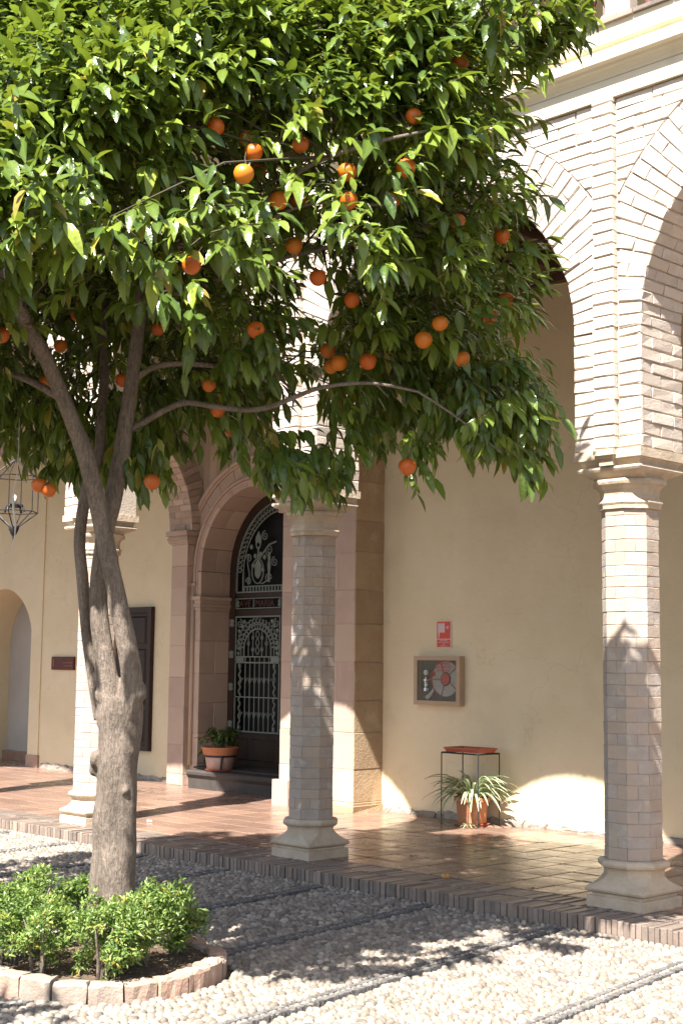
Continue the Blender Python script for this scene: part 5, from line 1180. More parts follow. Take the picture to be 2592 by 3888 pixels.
# ------------------------------------------------------------------ orange tree
CLUMPS=[(2.46,-3.90,4.52,0.15),(1.81,-4.64,4.24,0.15),(3.07,-3.40,4.35,0.15),(3.15,-3.01,4.80,0.19),(3.13,-4.16,3.73,0.24),(1.77,-4.76,4.10,0.24),(2.98,-4.59,3.43,0.19),(3.07,-3.26,4.50,0.24),(2.51,-4.51,3.91,0.15),(1.16,-4.97,4.38,0.19),(2.94,-4.62,2.99,0.15),(2.69,-3.94,4.36,0.19),(3.67,-3.07,4.09,0.15),(1.01,-5.06,4.25,0.15),(1.89,-4.43,4.67,0.15),(3.17,-3.87,4.06,0.15),(3.12,-3.61,4.10,0.19),(2.83,-3.91,4.17,0.19),(2.57,-4.39,4.04,0.24),(1.95,-4.68,4.29,0.15),(2.84,-4.44,3.55,0.15),(2.76,-3.56,4.61,0.19),(2.93,-4.08,3.89,0.24),(1.60,-5.06,3.90,0.24),(1.96,-4.26,4.70,0.19),(2.18,-4.37,4.46,0.15),(2.14,-4.50,4.23,0.19),(2.93,-3.35,4.64,0.24),(2.60,-4.05,4.17,0.19),(3.06,-3.18,4.75,0.15),(3.82,-2.78,4.13,0.15),(1.42,-4.85,4.43,0.15),(3.03,-3.52,4.45,0.19),(2.76,-4.40,3.70,0.19),(1.73,-5.09,3.75,0.19),(1.39,-5.07,3.99,0.15),(3.24,-3.01,4.60,0.19),(2.23,-4.14,4.64,0.15),(2.52,-3.75,4.70,0.19),(2.78,-4.16,4.05,0.19),(1.94,-4.88,3.81,0.24),(3.72,-2.73,4.37,0.19),(1.97,-5.06,3.63,0.15),(3.11,-3.78,4.17,0.15),(2.05,-4.49,4.37,0.19),(2.75,-4.10,4.21,0.15),(3.01,-3.75,4.05,0.15),(3.22,-4.03,3.86,0.15),(2.08,-4.76,4.07,0.24),(2.70,-4.37,3.91,0.15),(3.30,-2.91,4.68,0.15),(1.44,-5.10,3.58,0.15),(3.75,-2.90,4.21,0.19),(1.30,-4.97,4.17,0.15),(2.44,-4.14,4.30,0.24),(3.27,-3.66,3.87,0.15),(1.48,-4.89,4.18,0.19),(3.14,-3.83,3.90,0.19),(1.70,-4.53,4.66,0.19),(2.75,-3.75,4.35,0.24),(2.71,-3.45,4.84,0.15),(3.16,-4.28,3.50,0.15),(3.12,-3.56,4.30,0.19),(1.84,-5.03,3.52,0.15),(2.89,-4.61,3.31,0.15),(3.42,-3.24,4.29,0.15),(2.32,-4.39,4.28,0.24),(2.74,-4.51,3.81,0.15),(1.49,-4.66,4.67,0.15),(2.42,-4.31,4.12,0.15),(2.60,-3.83,4.53,0.15),(1.86,-4.55,4.51,0.15),(2.90,-4.19,3.74,0.15),(2.62,-3.59,4.83,0.15),(3.44,-3.07,4.19,0.24),(1.28,-4.90,4.57,0.15),(1.74,-4.91,3.97,0.19),(2.00,-5.03,3.48,0.15),(1.58,-5.14,3.70,0.15),(1.42,-5.10,3.80,0.15),(2.90,-3.63,4.47,0.15),(3.00,-4.46,3.71,0.24),(2.19,-4.24,4.55,0.15),(3.03,-4.82,3.29,0.15),(1.15,-5.13,3.92,0.15),(3.27,-3.42,4.08,0.15),(1.78,-4.67,4.43,0.19),(3.26,-3.16,4.41,0.24),(2.98,-4.61,3.16,0.24),(3.26,-3.39,4.36,0.15),(2.08,-4.75,3.88,0.19),(3.54,-3.20,4.14,0.15),(3.70,-2.57,4.54,0.19),(2.84,-3.42,4.78,0.15),(1.52,-4.70,4.52,0.19),(2.14,-4.99,3.52,0.15),(2.38,-4.08,4.58,0.19),(3.07,-3.99,3.81,0.15),(3.48,-2.91,4.46,0.15),(1.18,-5.07,4.13,0.15),(3.24,-3.31,4.25,0.15),(2.96,-3.65,4.22,0.19),(1.70,-4.57,4.52,0.15),(3.42,-2.81,4.62,0.19),(2.83,-4.35,3.86,0.15),(2.68,-3.71,4.60,0.15),(2.30,-4.55,4.07,0.19),(2.77,-4.74,3.60,0.15),(3.26,-2.81,4.84,0.15),(2.12,-4.86,3.76,0.15),(3.00,-3.86,4.20,0.15),(2.83,-3.26,4.86,0.15),(2.08,-4.08,4.77,0.19),(2.54,-4.25,4.18,0.15),(3.60,-2.77,4.59,0.15),(2.98,-4.42,3.44,0.15),(2.27,-4.21,4.43,0.15),(3.53,-2.66,4.77,0.19),(3.09,-4.60,3.32,0.15),(2.70,-4.57,3.53,0.15),(1.74,-4.75,4.30,0.15),(2.18,-4.62,3.93,0.15),(3.31,-3.57,4.01,0.15),(1.39,-4.95,4.28,0.15),(2.73,-4.19,3.88,0.15),(3.14,-4.40,3.56,0.15),(3.69,-2.89,4.44,0.19),(3.15,-4.49,3.40,0.15),(2.17,-4.97,3.67,0.15),(2.31,-3.95,4.74,0.15),(2.89,-4.05,4.09,0.15),(2.83,-4.69,3.45,0.15),(2.53,-4.03,4.47,0.19),(3.82,-3.01,3.95,0.19),(2.78,-4.82,3.24,0.15),(1.61,-4.77,4.25,0.15),(3.85,-2.94,3.78,0.19),(1.28,-5.14,3.68,0.15),(1.98,-4.37,4.59,0.15),(3.56,-2.92,4.16,0.19),(2.87,-4.72,3.07,0.15),(1.33,-4.74,4.69,0.15),(3.23,-3.90,3.71,0.15),(3.05,-4.77,3.13,0.15),(1.95,-4.66,4.15,0.15),(1.62,-4.93,4.05,0.15),(3.35,-3.25,4.15,0.15),(2.19,-3.96,4.83,0.15),(3.30,-3.75,3.96,0.15),(3.37,-3.01,4.46,0.15),(1.58,-4.85,4.38,0.15),(1.96,-4.90,3.63,0.15),(3.12,-4.62,3.47,0.15),(3.36,-3.44,4.19,0.15),(0.96,-4.99,4.46,0.19),(2.13,-4.58,4.06,0.15),(2.62,-4.51,3.75,0.15),(1.91,-4.87,4.01,0.19),(2.94,-3.92,3.95,0.15),(3.47,-3.01,4.35,0.15),(3.25,-3.50,4.26,0.15),(2.42,-3.87,4.76,0.15),(3.35,-2.69,4.77,0.19),(2.85,-4.84,3.43,0.19),(1.68,-5.08,3.61,0.15),(2.60,-4.06,4.33,0.15),(1.74,-4.94,3.81,0.15),(3.10,-4.08,3.90,0.15),(3.16,-3.18,4.64,0.15),(2.95,-4.30,3.55,0.19),(1.19,-5.11,3.79,0.15),(2.49,-3.66,4.84,0.15),(2.77,-4.59,3.37,0.15),(3.81,-2.89,4.04,0.15),(2.99,-3.11,4.86,0.15),(1.05,-5.09,4.03,0.15),(3.11,-4.71,3.25,0.15),(2.87,-4.60,3.62,0.24),(1.47,-4.98,4.04,0.15),(1.76,-4.37,4.76,0.15),(2.13,-4.86,3.58,0.15),(3.08,-4.73,3.39,0.15),(1.14,-4.89,4.57,0.15),(3.59,-2.93,4.32,0.15),(2.93,-3.53,4.59,0.15),(2.36,-4.41,4.01,0.15),(2.38,-3.73,4.87,0.15),(3.28,-3.61,4.17,0.19),(1.40,-4.82,4.56,0.15),(3.01,-4.29,3.81,0.19),(3.07,-3.97,3.97,0.15),(2.63,-4.23,4.08,0.15),(3.62,-2.20,2.73,0.15),(2.93,-3.78,4.30,0.15),(2.04,-4.24,4.58,0.15),(1.62,-4.66,4.64,0.15),(3.09,-4.40,3.31,0.15),(3.60,-2.56,4.66,0.15),(1.82,-5.02,3.65,0.15),(3.16,-4.04,3.60,0.15),(2.37,-3.92,4.62,0.15),(1.90,-4.55,4.35,0.15),(3.77,-3.05,4.18,0.15),(2.76,-4.01,4.08,0.15),(2.33,-4.55,3.89,0.15),(2.18,-4.29,4.35,0.15),(1.31,-5.07,3.88,0.15),(3.17,-4.32,3.68,0.15),(3.73,-2.71,4.23,0.15),(2.96,-4.74,3.47,0.15),(2.07,-4.65,4.21,0.15),(3.57,-3.12,3.98,0.19),(2.28,-3.85,4.84,0.15),(3.00,-3.69,4.37,0.15),(2.95,-3.24,4.79,0.15),(3.73,-2.57,4.34,0.15),(2.90,-4.25,3.94,0.15),(1.27,-5.01,4.04,0.15),(3.82,-2.79,3.94,0.15),(0.96,-5.07,4.13,0.15),(2.73,-4.63,3.73,0.15),(2.28,-4.69,4.00,0.15),(3.00,-3.89,4.07,0.15),(3.25,-3.93,3.95,0.15),(1.31,-4.94,4.43,0.15),(1.92,-4.43,4.46,0.15),(2.57,-4.39,3.82,0.15),(2.80,-3.75,4.52,0.15),(1.62,-4.69,4.40,0.15),(3.71,-2.99,4.32,0.15),(2.80,-1.67,4.32,0.18),(3.48,-2.43,4.32,0.18),(3.51,-2.03,2.78,0.18),(2.83,-1.82,4.95,0.22),(3.68,-2.41,4.12,0.14),(2.40,-1.36,3.84,0.18),(3.56,-2.20,3.34,0.14),(2.85,-1.84,3.13,0.18),(3.34,-1.81,3.37,0.14),(3.26,-1.91,3.33,0.14),(2.46,-1.51,3.72,0.14),(2.91,-1.94,4.36,0.14),(3.20,-1.67,2.88,0.14),(3.23,-2.12,3.82,0.22),(2.58,-1.52,4.25,0.18),(2.64,-1.67,3.50,0.18),(2.61,-1.26,3.74,0.14),(2.84,-1.50,3.94,0.18),(3.50,-2.13,2.91,0.14),(2.66,-1.43,4.40,0.14),(2.59,-1.62,3.71,0.18),(2.92,-1.90,4.54,0.18),(3.21,-1.94,2.99,0.14),(3.23,-1.85,2.80,0.14),(2.70,-1.46,3.71,0.18),(3.02,-2.03,2.89,0.14),(3.01,-1.93,4.75,0.18),(2.58,-1.61,4.65,0.18),(2.83,-1.62,4.78,0.14),(3.52,-2.07,3.53,0.14),(3.41,-2.43,3.80,0.18),(2.75,-1.64,4.49,0.14),(3.65,-2.43,3.77,0.22),(2.63,-1.35,3.98,0.18),(2.87,-1.99,5.24,0.22),(2.33,-1.35,4.04,0.22),(2.68,-1.29,3.54,0.22),(3.48,-2.11,3.86,0.18),(2.91,-1.59,3.25,0.18),(2.64,-1.47,3.36,0.22),(3.39,-2.24,2.85,0.15),(3.31,-1.75,2.75,0.09),(2.80,-1.69,3.09,0.09),(3.08,-1.75,2.67,0.12),(3.39,-2.04,2.70,0.09),(3.37,-2.13,2.93,0.09),(2.69,-1.56,3.08,0.15),(2.70,-1.72,2.91,0.12),(2.65,-1.46,3.18,0.09),(3.44,-1.91,2.87,0.09),(3.41,-1.81,2.64,0.12),(2.88,-1.90,2.89,0.12),(2.92,-1.60,3.03,0.12),(3.28,-1.62,2.80,0.09),(3.50,-2.24,2.79,0.09),(3.10,-1.71,3.00,0.09),(3.47,-2.16,2.66,0.12),(3.21,-2.00,2.77,0.09),(2.86,-1.74,2.92,0.09),(2.53,-1.56,3.02,0.12),(3.65,-2.26,2.89,0.09),(3.04,-1.88,2.90,0.09),(3.35,-1.81,2.97,0.09),(2.59,-1.58,3.19,0.09),(3.18,-1.61,3.08,0.09),(3.10,-1.83,2.98,0.09),(3.35,-2.14,2.69,0.09),(2.95,-1.98,3.03,0.12),(3.20,-1.58,2.72,0.09),(3.32,-1.98,2.88,0.15),(2.95,-1.75,3.09,0.09),(3.23,-2.19,2.79,0.15),(3.29,-1.86,2.67,0.09),(2.50,-1.49,3.20,0.15),(2.22,-2.54,2.62,0.07),(2.55,-2.73,2.59,0.09),(2.38,-2.63,2.56,0.07),(2.64,-2.77,2.51,0.06),(2.81,-2.70,2.56,0.06),(2.10,-2.40,2.60,0.06),(2.54,-2.56,2.56,0.07),(2.76,-2.45,2.60,0.07),(2.67,-2.66,2.51,0.07),(2.83,-2.88,2.47,0.06),(2.30,-2.31,2.56,0.09),(2.28,-2.20,2.65,0.06),(2.46,-2.30,2.48,0.06),(2.73,-2.49,2.46,0.06),(2.05,-2.30,2.72,0.07),(1.59,-2.72,2.60,0.10),(1.08,-3.09,2.71,0.08),(1.75,-3.34,2.62,0.08),(1.67,-3.19,2.58,0.13),(1.37,-2.87,2.71,0.10),(1.90,-3.17,2.57,0.08),(1.71,-2.93,2.63,0.08),(1.17,-2.70,2.72,0.08),(0.87,-2.98,2.70,0.08),(1.39,-2.68,2.68,0.10),(1.29,-3.09,2.59,0.10),(1.80,-2.88,2.58,0.08),(1.51,-3.06,2.65,0.10),(1.23,-3.25,2.69,0.10),(0.42,-2.53,3.14,0.32),(2.00,-1.95,5.15,0.26),(0.73,-4.41,2.95,0.32),(1.03,-3.37,3.47,0.26),(2.69,-3.34,3.43,0.32),(0.62,-3.35,4.30,0.26),(2.06,-2.90,4.32,0.26),(1.32,-4.00,3.08,0.26),(0.42,-2.81,5.67,0.20),(1.27,-3.72,3.42,0.32),(2.29,-2.24,5.12,0.20),(3.10,-2.70,3.59,0.32),(-0.35,-4.40,3.81,0.32),(1.66,-3.02,4.24,0.32),(1.21,-3.93,4.18,0.26),(0.93,-3.22,5.37,0.26),(2.99,-3.26,4.14,0.26),(2.32,-3.92,3.83,0.32),(2.17,-3.45,4.23,0.20),(0.58,-4.69,3.90,0.20),(0.45,-2.49,4.25,0.26),(2.40,-1.75,3.84,0.20),(0.93,-2.41,3.04,0.26),(0.55,-3.00,4.82,0.32),(2.49,-1.87,4.34,0.26),(1.02,-2.16,5.08,0.26),(2.64,-3.67,3.58,0.20),(0.18,-4.03,4.63,0.32),(0.66,-3.66,3.78,0.20),(0.83,-4.31,4.81,0.26),(-0.10,-3.35,3.07,0.32),(0.47,-4.47,3.53,0.32),(1.87,-3.02,2.76,0.20),(0.75,-1.97,4.47,0.20),(2.27,-1.22,3.42,0.20),(2.19,-3.08,3.51,0.20),(1.51,-2.26,5.55,0.26),(-0.12,-3.77,4.47,0.26),(-0.05,-3.84,5.10,0.20),(0.30,-3.42,5.48,0.20),(-0.09,-4.22,3.32,0.26),(0.86,-2.47,5.43,0.32),(0.10,-3.25,4.03,0.20),(0.29,-3.91,2.83,0.26),(2.12,-1.29,4.25,0.26),(1.91,-2.83,3.36,0.26),(1.51,-2.73,3.68,0.26),(1.52,-4.25,3.06,0.20),(0.94,-3.63,3.24,0.20),(0.73,-4.90,3.70,0.20),(1.05,-4.00,3.20,0.20),(1.69,-4.07,4.41,0.32),(0.68,-3.92,4.60,0.20),(1.30,-1.71,4.22,0.26),(-0.16,-3.96,3.61,0.26),(1.02,-4.71,4.05,0.26),(0.78,-3.63,4.16,0.26),(2.80,-2.11,3.33,0.32),(2.07,-3.87,4.33,0.26),(2.05,-3.71,4.07,0.20),(2.45,-1.86,4.67,0.20),(0.45,-4.69,4.61,0.26),(2.43,-3.32,4.69,0.26),(1.42,-1.72,4.86,0.26),(2.07,-1.74,4.84,0.26),(0.21,-4.36,4.10,0.26),(0.93,-2.77,3.69,0.26),(1.35,-2.01,4.63,0.32),(1.45,-4.17,3.67,0.32),(1.65,-4.70,3.72,0.26),(2.52,-2.06,5.05,0.26),(2.89,-2.46,4.26,0.26),(2.98,-2.78,4.72,0.26),(0.89,-3.89,3.71,0.32),(0.20,-3.91,4.09,0.20),(0.60,-3.39,3.45,0.32),(1.08,-4.28,3.83,0.20),(3.06,-3.59,3.41,0.26),(2.00,-2.76,4.93,0.20),(0.81,-2.46,5.81,0.20),(1.96,-1.41,3.25,0.26),(0.86,-2.34,4.69,0.32),(0.90,-1.77,4.11,0.26),(-0.09,-3.69,5.39,0.20),(0.13,-3.54,3.48,0.32),(2.32,-1.52,4.45,0.26),(0.06,-2.90,3.73,0.20),(2.18,-2.86,2.88,0.20),(2.72,-3.60,3.95,0.26),(2.21,-3.43,4.93,0.20),(1.78,-4.16,3.49,0.20),(2.40,-3.77,3.33,0.20),(0.74,-4.70,4.53,0.20),(1.80,-3.62,4.31,0.32),(0.32,-3.18,3.93,0.20),(1.18,-2.76,4.26,0.32),(1.31,-2.61,5.54,0.26),(1.00,-3.69,4.79,0.32),(0.86,-2.85,4.61,0.32),(0.43,-4.15,3.55,0.20),(2.27,-3.64,4.55,0.26),(1.08,-3.20,4.74,0.26),(-0.53,-3.81,3.89,0.20),(1.36,-2.00,3.07,0.26),(2.46,-3.39,4.16,0.26),(1.78,-2.20,4.59,0.26),(3.20,-2.79,4.15,0.20),(2.67,-2.68,4.87,0.26),(1.22,-3.42,4.48,0.32),(1.99,-1.27,3.60,0.32),(1.32,-2.41,4.25,0.20),(-0.28,-4.21,4.23,0.32),(2.13,-2.41,4.72,0.26),(0.34,-3.91,3.68,0.20),(2.08,-2.85,3.83,0.26),(-0.25,-3.31,3.47,0.20),(0.23,-3.43,4.96,0.20),(1.62,-3.71,4.89,0.20),(-0.26,-3.08,4.10,0.26),(3.00,-3.00,3.96,0.20),(3.08,-3.43,3.91,0.20),(0.18,-2.44,4.39,0.20),(0.52,-4.36,4.27,0.26),(2.83,-3.18,3.07,0.20),(1.50,-3.11,2.91,0.26),(1.12,-4.21,4.14,0.20),(1.50,-1.98,3.85,0.26),(0.27,-3.45,4.56,0.32),(2.02,-4.32,3.44,0.20),(1.08,-2.01,3.29,0.20),(1.11,-2.74,3.42,0.26),(1.46,-4.48,4.17,0.20),(1.59,-4.49,3.15,0.20),(2.87,-2.34,3.07,0.20),(0.64,-2.83,3.05,0.26),(0.95,-4.07,2.89,0.32),(0.57,-3.76,5.20,0.32),(-0.06,-3.56,4.71,0.26),(1.75,-2.38,3.15,0.26),(2.21,-3.21,4.40,0.20),(0.30,-4.77,4.09,0.20),(1.91,-3.75,4.79,0.20),(2.73,-3.90,3.26,0.20),(1.29,-4.07,4.74,0.20),(1.39,-3.41,5.03,0.32),(0.27,-2.90,3.05,0.20),(0.84,-3.04,3.03,0.20),(0.04,-4.07,5.17,0.20),(2.13,-4.41,3.68,0.20),(3.37,-2.42,3.33,0.32),(0.39,-3.63,3.23,0.26),(3.03,-2.54,3.16,0.20),(0.24,-3.47,2.93,0.26),(0.67,-2.44,3.79,0.26),(2.63,-1.93,3.62,0.26),(0.28,-4.50,4.93,0.26),(1.72,-3.74,3.83,0.32),(1.81,-4.10,3.99,0.26),(2.78,-2.28,3.91,0.26),(1.52,-2.40,4.63,0.20),(0.91,-2.92,5.55,0.26),(2.18,-3.63,3.72,0.20),(0.85,-2.50,4.11,0.20),(2.11,-2.63,5.31,0.20),(0.20,-3.20,3.55,0.20),(1.60,-4.00,3.32,0.20),(1.22,-2.52,3.65,0.20),(1.66,-2.13,3.45,0.20),(0.59,-4.17,4.96,0.20),(0.51,-3.92,4.05,0.26),(2.49,-2.11,3.47,0.13),(1.54,-3.70,4.10,0.16),(0.82,-3.33,3.19,0.13),(1.43,-3.10,3.62,0.16),(2.66,-2.46,5.23,0.13),(0.86,-3.18,5.07,0.10),(2.68,-4.03,3.51,0.13),(1.91,-2.63,4.78,0.10),(3.18,-2.39,4.30,0.10),(1.44,-2.34,3.50,0.10),(1.51,-2.96,3.39,0.13),(1.77,-2.84,4.95,0.13),(2.79,-2.13,2.98,0.16),(2.68,-1.87,4.10,0.13),(1.69,-4.02,2.90,0.16),(1.44,-2.84,4.84,0.10),(3.06,-2.11,3.14,0.10),(1.77,-3.28,4.58,0.10),(2.00,-3.31,3.95,0.16),(2.08,-4.03,4.14,0.10),(1.41,-3.74,2.99,0.16),(2.70,-3.04,4.86,0.16),(2.54,-2.17,2.74,0.13),(1.39,-3.79,3.99,0.13),(3.04,-2.39,4.00,0.10),(1.94,-3.98,3.13,0.16),(0.89,-3.42,4.00,0.10),(2.01,-3.44,3.78,0.10),(2.50,-4.22,3.54,0.10),(1.99,-3.03,3.96,0.10),(1.64,-2.46,3.54,0.16),(1.68,-2.84,2.93,0.16),(2.68,-2.84,4.25,0.16),(2.21,-3.46,3.91,0.16),(2.92,-2.51,3.80,0.10),(3.12,-2.39,3.75,0.13),(2.35,-2.57,4.62,0.16),(2.43,-3.08,3.14,0.16),(2.13,-2.56,2.94,0.16),(2.69,-2.36,2.93,0.13),(2.94,-2.44,3.43,0.16),(1.64,-2.34,4.14,0.13),(1.92,-3.18,4.10,0.13),(2.30,-3.13,5.02,0.13),(2.17,-2.49,4.35,0.13),(1.05,-3.15,5.03,0.13),(2.22,-1.82,3.24,0.16),(1.62,-3.81,2.95,0.16),(1.86,-2.01,4.08,0.10),(2.03,-2.30,3.70,0.10),(2.18,-3.18,4.09,0.13),(2.44,-3.51,3.49,0.10),(2.61,-2.31,4.56,0.16),(2.17,-3.62,3.33,0.13),(1.72,-2.72,5.25,0.10),(1.11,-3.34,4.16,0.10),(3.25,-2.39,3.62,0.13),(1.40,-2.66,3.99,0.16),(2.78,-2.02,4.07,0.10),(1.63,-3.07,5.09,0.10),(0.95,-3.55,5.08,0.13),(2.54,-1.93,2.89,0.13),(2.23,-1.90,3.84,0.13),(2.87,-1.69,3.84,0.13),(1.46,-3.52,3.08,0.13),(1.48,-2.87,4.66,0.13),(2.08,-2.59,3.77,0.10),(2.59,-3.02,4.06,0.10),(1.52,-2.95,5.19,0.10),(1.29,-3.75,5.24,0.10),(2.79,-2.70,5.10,0.13),(2.62,-1.70,3.91,0.10),(2.08,-4.11,4.00,0.10),(1.94,-3.29,3.43,0.10),(1.93,-2.73,3.60,0.13),(2.07,-2.18,3.99,0.16),(2.43,-2.85,4.72,0.13),(2.27,-2.17,4.56,0.13),(2.15,-2.38,5.28,0.10),(3.14,-2.33,4.77,0.10),(2.82,-2.20,5.14,0.13),(2.19,-1.84,4.46,0.16),(1.92,-3.03,3.85,0.10),(1.76,-2.10,4.18,0.13),(2.30,-2.84,5.00,0.16),(2.06,-3.89,4.62,0.16),(3.04,-4.12,3.32,0.16),(3.43,-2.70,3.44,0.10),(2.82,-2.52,3.96,0.10),(1.76,-2.34,5.22,0.16),(0.73,-3.28,2.93,0.16),(2.38,-2.02,4.82,0.10),(2.42,-1.77,3.37,0.10),(3.00,-3.87,3.59,0.16),(2.68,-2.50,3.57,0.16),(2.80,-2.82,3.63,0.10),(3.16,-2.61,4.57,0.10),(2.34,-3.02,4.68,0.16),(1.50,-2.53,5.18,0.16),(3.21,-2.93,3.90,0.10),(3.50,-2.84,3.87,0.10),(1.46,-2.99,5.42,0.13),(1.46,-2.66,2.85,0.16),(2.42,-2.74,2.62,0.10),(1.71,-3.25,3.30,0.10),(1.51,-3.51,3.57,0.13),(3.57,-2.77,3.53,0.16),(3.05,-2.59,3.95,0.10),(1.93,-2.93,4.02,0.10),(2.99,-1.60,4.41,0.10),(3.14,-3.32,3.61,0.13),(2.13,-4.29,3.98,0.13),(1.75,-2.75,5.45,0.16),(2.44,-2.40,4.29,0.16),(2.60,-3.41,4.42,0.16),(2.00,-2.99,4.73,0.16),(0.92,-3.55,2.85,0.10),(0.75,-3.36,4.06,0.10),(3.06,-2.07,4.29,0.10),(1.41,-2.71,3.32,0.16),(0.84,-3.16,4.58,0.10),(2.68,-1.95,3.03,0.16),(1.82,-3.95,3.59,0.10),(1.25,-3.39,3.73,0.13),(1.55,-2.79,5.00,0.16),(2.87,-2.14,4.69,0.13),(2.76,-2.35,2.77,0.10),(1.02,-3.29,2.90,0.13),(2.50,-2.89,3.01,0.13),(3.11,-2.40,5.04,0.13),(2.16,-2.13,4.72,0.16),(3.22,-2.58,4.32,0.10),(1.71,-3.48,3.51,0.16),(2.88,-4.30,3.14,0.10),(1.36,-3.27,3.98,0.10),(2.01,-3.57,4.85,0.10),(2.48,-2.09,4.14,0.16),(2.54,-3.00,3.67,0.13),(3.21,-2.46,4.03,0.13),(3.19,-2.28,3.11,0.10),(1.59,-2.69,5.60,0.13),(2.88,-1.82,3.68,0.16),(2.66,-3.17,4.39,0.10),(2.89,-2.46,4.99,0.13),(2.79,-2.08,4.94,0.16),(1.94,-3.42,4.77,0.10),(1.48,-3.12,3.89,0.16),(2.34,-2.00,2.95,0.10),(2.23,-3.62,4.83,0.13),(3.09,-2.73,4.44,0.10),(0.21,-2.92,3.27,0.20),(0.83,-3.01,3.67,0.24),(1.00,-3.08,3.53,0.12),(-0.03,-3.07,3.34,0.20),(0.90,-2.69,2.78,0.20),(0.96,-2.91,2.82,0.16),(0.96,-2.20,3.28,0.16),(0.86,-2.65,3.12,0.20),(1.28,-3.08,2.80,0.12),(1.53,-3.06,3.13,0.12),(0.73,-2.28,2.95,0.20),(0.64,-3.04,3.17,0.16),(1.54,-3.40,2.87,0.12),(1.10,-3.49,2.98,0.24),(0.24,-2.79,3.76,0.12),(1.45,-2.51,3.01,0.16),(0.82,-3.41,2.82,0.12),(0.07,-2.58,3.90,0.16),(1.16,-2.73,2.93,0.12),(0.52,-3.32,3.03,0.12),(1.40,-3.46,3.48,0.12),(1.49,-3.26,3.32,0.16),(1.79,-3.04,3.34,0.12),(0.70,-2.11,3.67,0.20),(1.56,-2.55,3.18,0.20),(0.53,-2.44,3.50,0.20),(1.26,-3.44,3.28,0.20),(0.68,-2.55,3.58,0.16),(0.78,-3.55,2.99,0.12),(0.22,-3.26,2.90,0.12),(0.32,-2.35,3.93,0.12),(1.02,-2.93,3.57,0.16),(0.35,-3.04,3.39,0.24),(0.46,-2.04,3.83,0.12),(1.50,-3.22,3.53,0.16),(0.86,-2.20,3.06,0.12),(0.60,-2.18,3.38,0.16),(1.18,-2.90,2.93,0.12),(1.66,-3.13,3.45,0.16),(0.16,-2.67,3.66,0.16),(1.73,-3.06,2.87,0.12),(1.24,-2.94,3.61,0.24),(1.08,-3.73,2.71,0.20),(0.93,-2.16,3.66,0.12),(0.72,-2.64,2.80,0.12),(1.49,-2.27,3.14,0.16),(2.46,-1.69,3.02,0.12),(2.55,-2.21,3.28,0.12),(2.66,-1.83,3.20,0.20),(1.35,-2.02,3.55,0.12),(2.06,-1.64,3.06,0.20),(1.50,-1.62,3.34,0.12),(2.07,-1.66,3.37,0.12),(1.27,-2.13,3.35,0.12),(1.41,-1.81,3.78,0.12),(1.41,-1.85,3.62,0.12),(2.37,-1.78,3.56,0.12),(2.28,-2.58,3.10,0.12),(1.91,-2.47,3.06,0.12),(2.48,-2.09,3.17,0.12),(1.34,-2.28,3.13,0.12),(1.61,-2.73,3.08,0.12),(1.81,-1.42,3.57,0.16),(1.44,-1.97,3.37,0.12),(1.18,-1.73,3.25,0.20),(1.22,-2.11,3.47,0.12),(1.89,-1.40,3.80,0.16),(2.17,-1.61,2.90,0.12),(1.51,-2.04,3.60,0.20),(1.27,-2.38,3.40,0.16),(2.36,-1.88,3.13,0.12),(1.34,-2.54,2.87,0.16),(1.72,-2.33,2.88,0.12),(1.93,-1.81,3.27,0.20),(1.46,-2.52,3.37,0.12),(4.35,-2.59,4.39,0.06),(4.31,-2.62,4.34,0.08),(4.27,-2.66,4.26,0.11),(4.20,-2.64,4.20,0.13),(4.19,-2.74,4.29,0.16),(4.13,-2.63,4.12,0.12),(4.13,-2.79,4.19,0.16),(4.26,-2.69,4.38,0.13),(4.06,-2.61,4.01,0.11),(4.14,-2.93,4.25,0.17),(3.54,-3.26,3.83,0.15),(3.65,-3.15,3.85,0.15),(3.50,-3.39,3.92,0.16),(3.54,-3.22,4.00,0.18),(3.48,-3.52,3.71,0.13),(3.67,-3.01,3.97,0.16),(3.10,-2.28,2.54,0.07),(3.09,-2.30,2.59,0.09),(3.76,-3.21,3.58,0.12),(3.62,-3.33,3.39,0.12),(3.53,-3.68,3.21,0.12),(3.17,-3.80,3.01,0.12),(3.16,-3.73,2.97,0.09),(3.61,-4.02,3.16,0.15),(3.76,-3.31,3.25,0.15),(3.81,-3.25,3.19,0.11),(3.70,-2.74,3.33,0.13),(3.81,-2.59,3.57,0.13),(3.77,-2.80,3.77,0.13),(3.80,-3.06,3.75,0.12),(3.51,-4.41,3.16,0.18),(3.28,-4.64,3.12,0.18),(3.44,-4.63,3.16,0.14),(3.51,-4.25,3.09,0.13),(3.65,-3.86,3.31,0.13),(3.75,-2.19,2.51,0.09)]
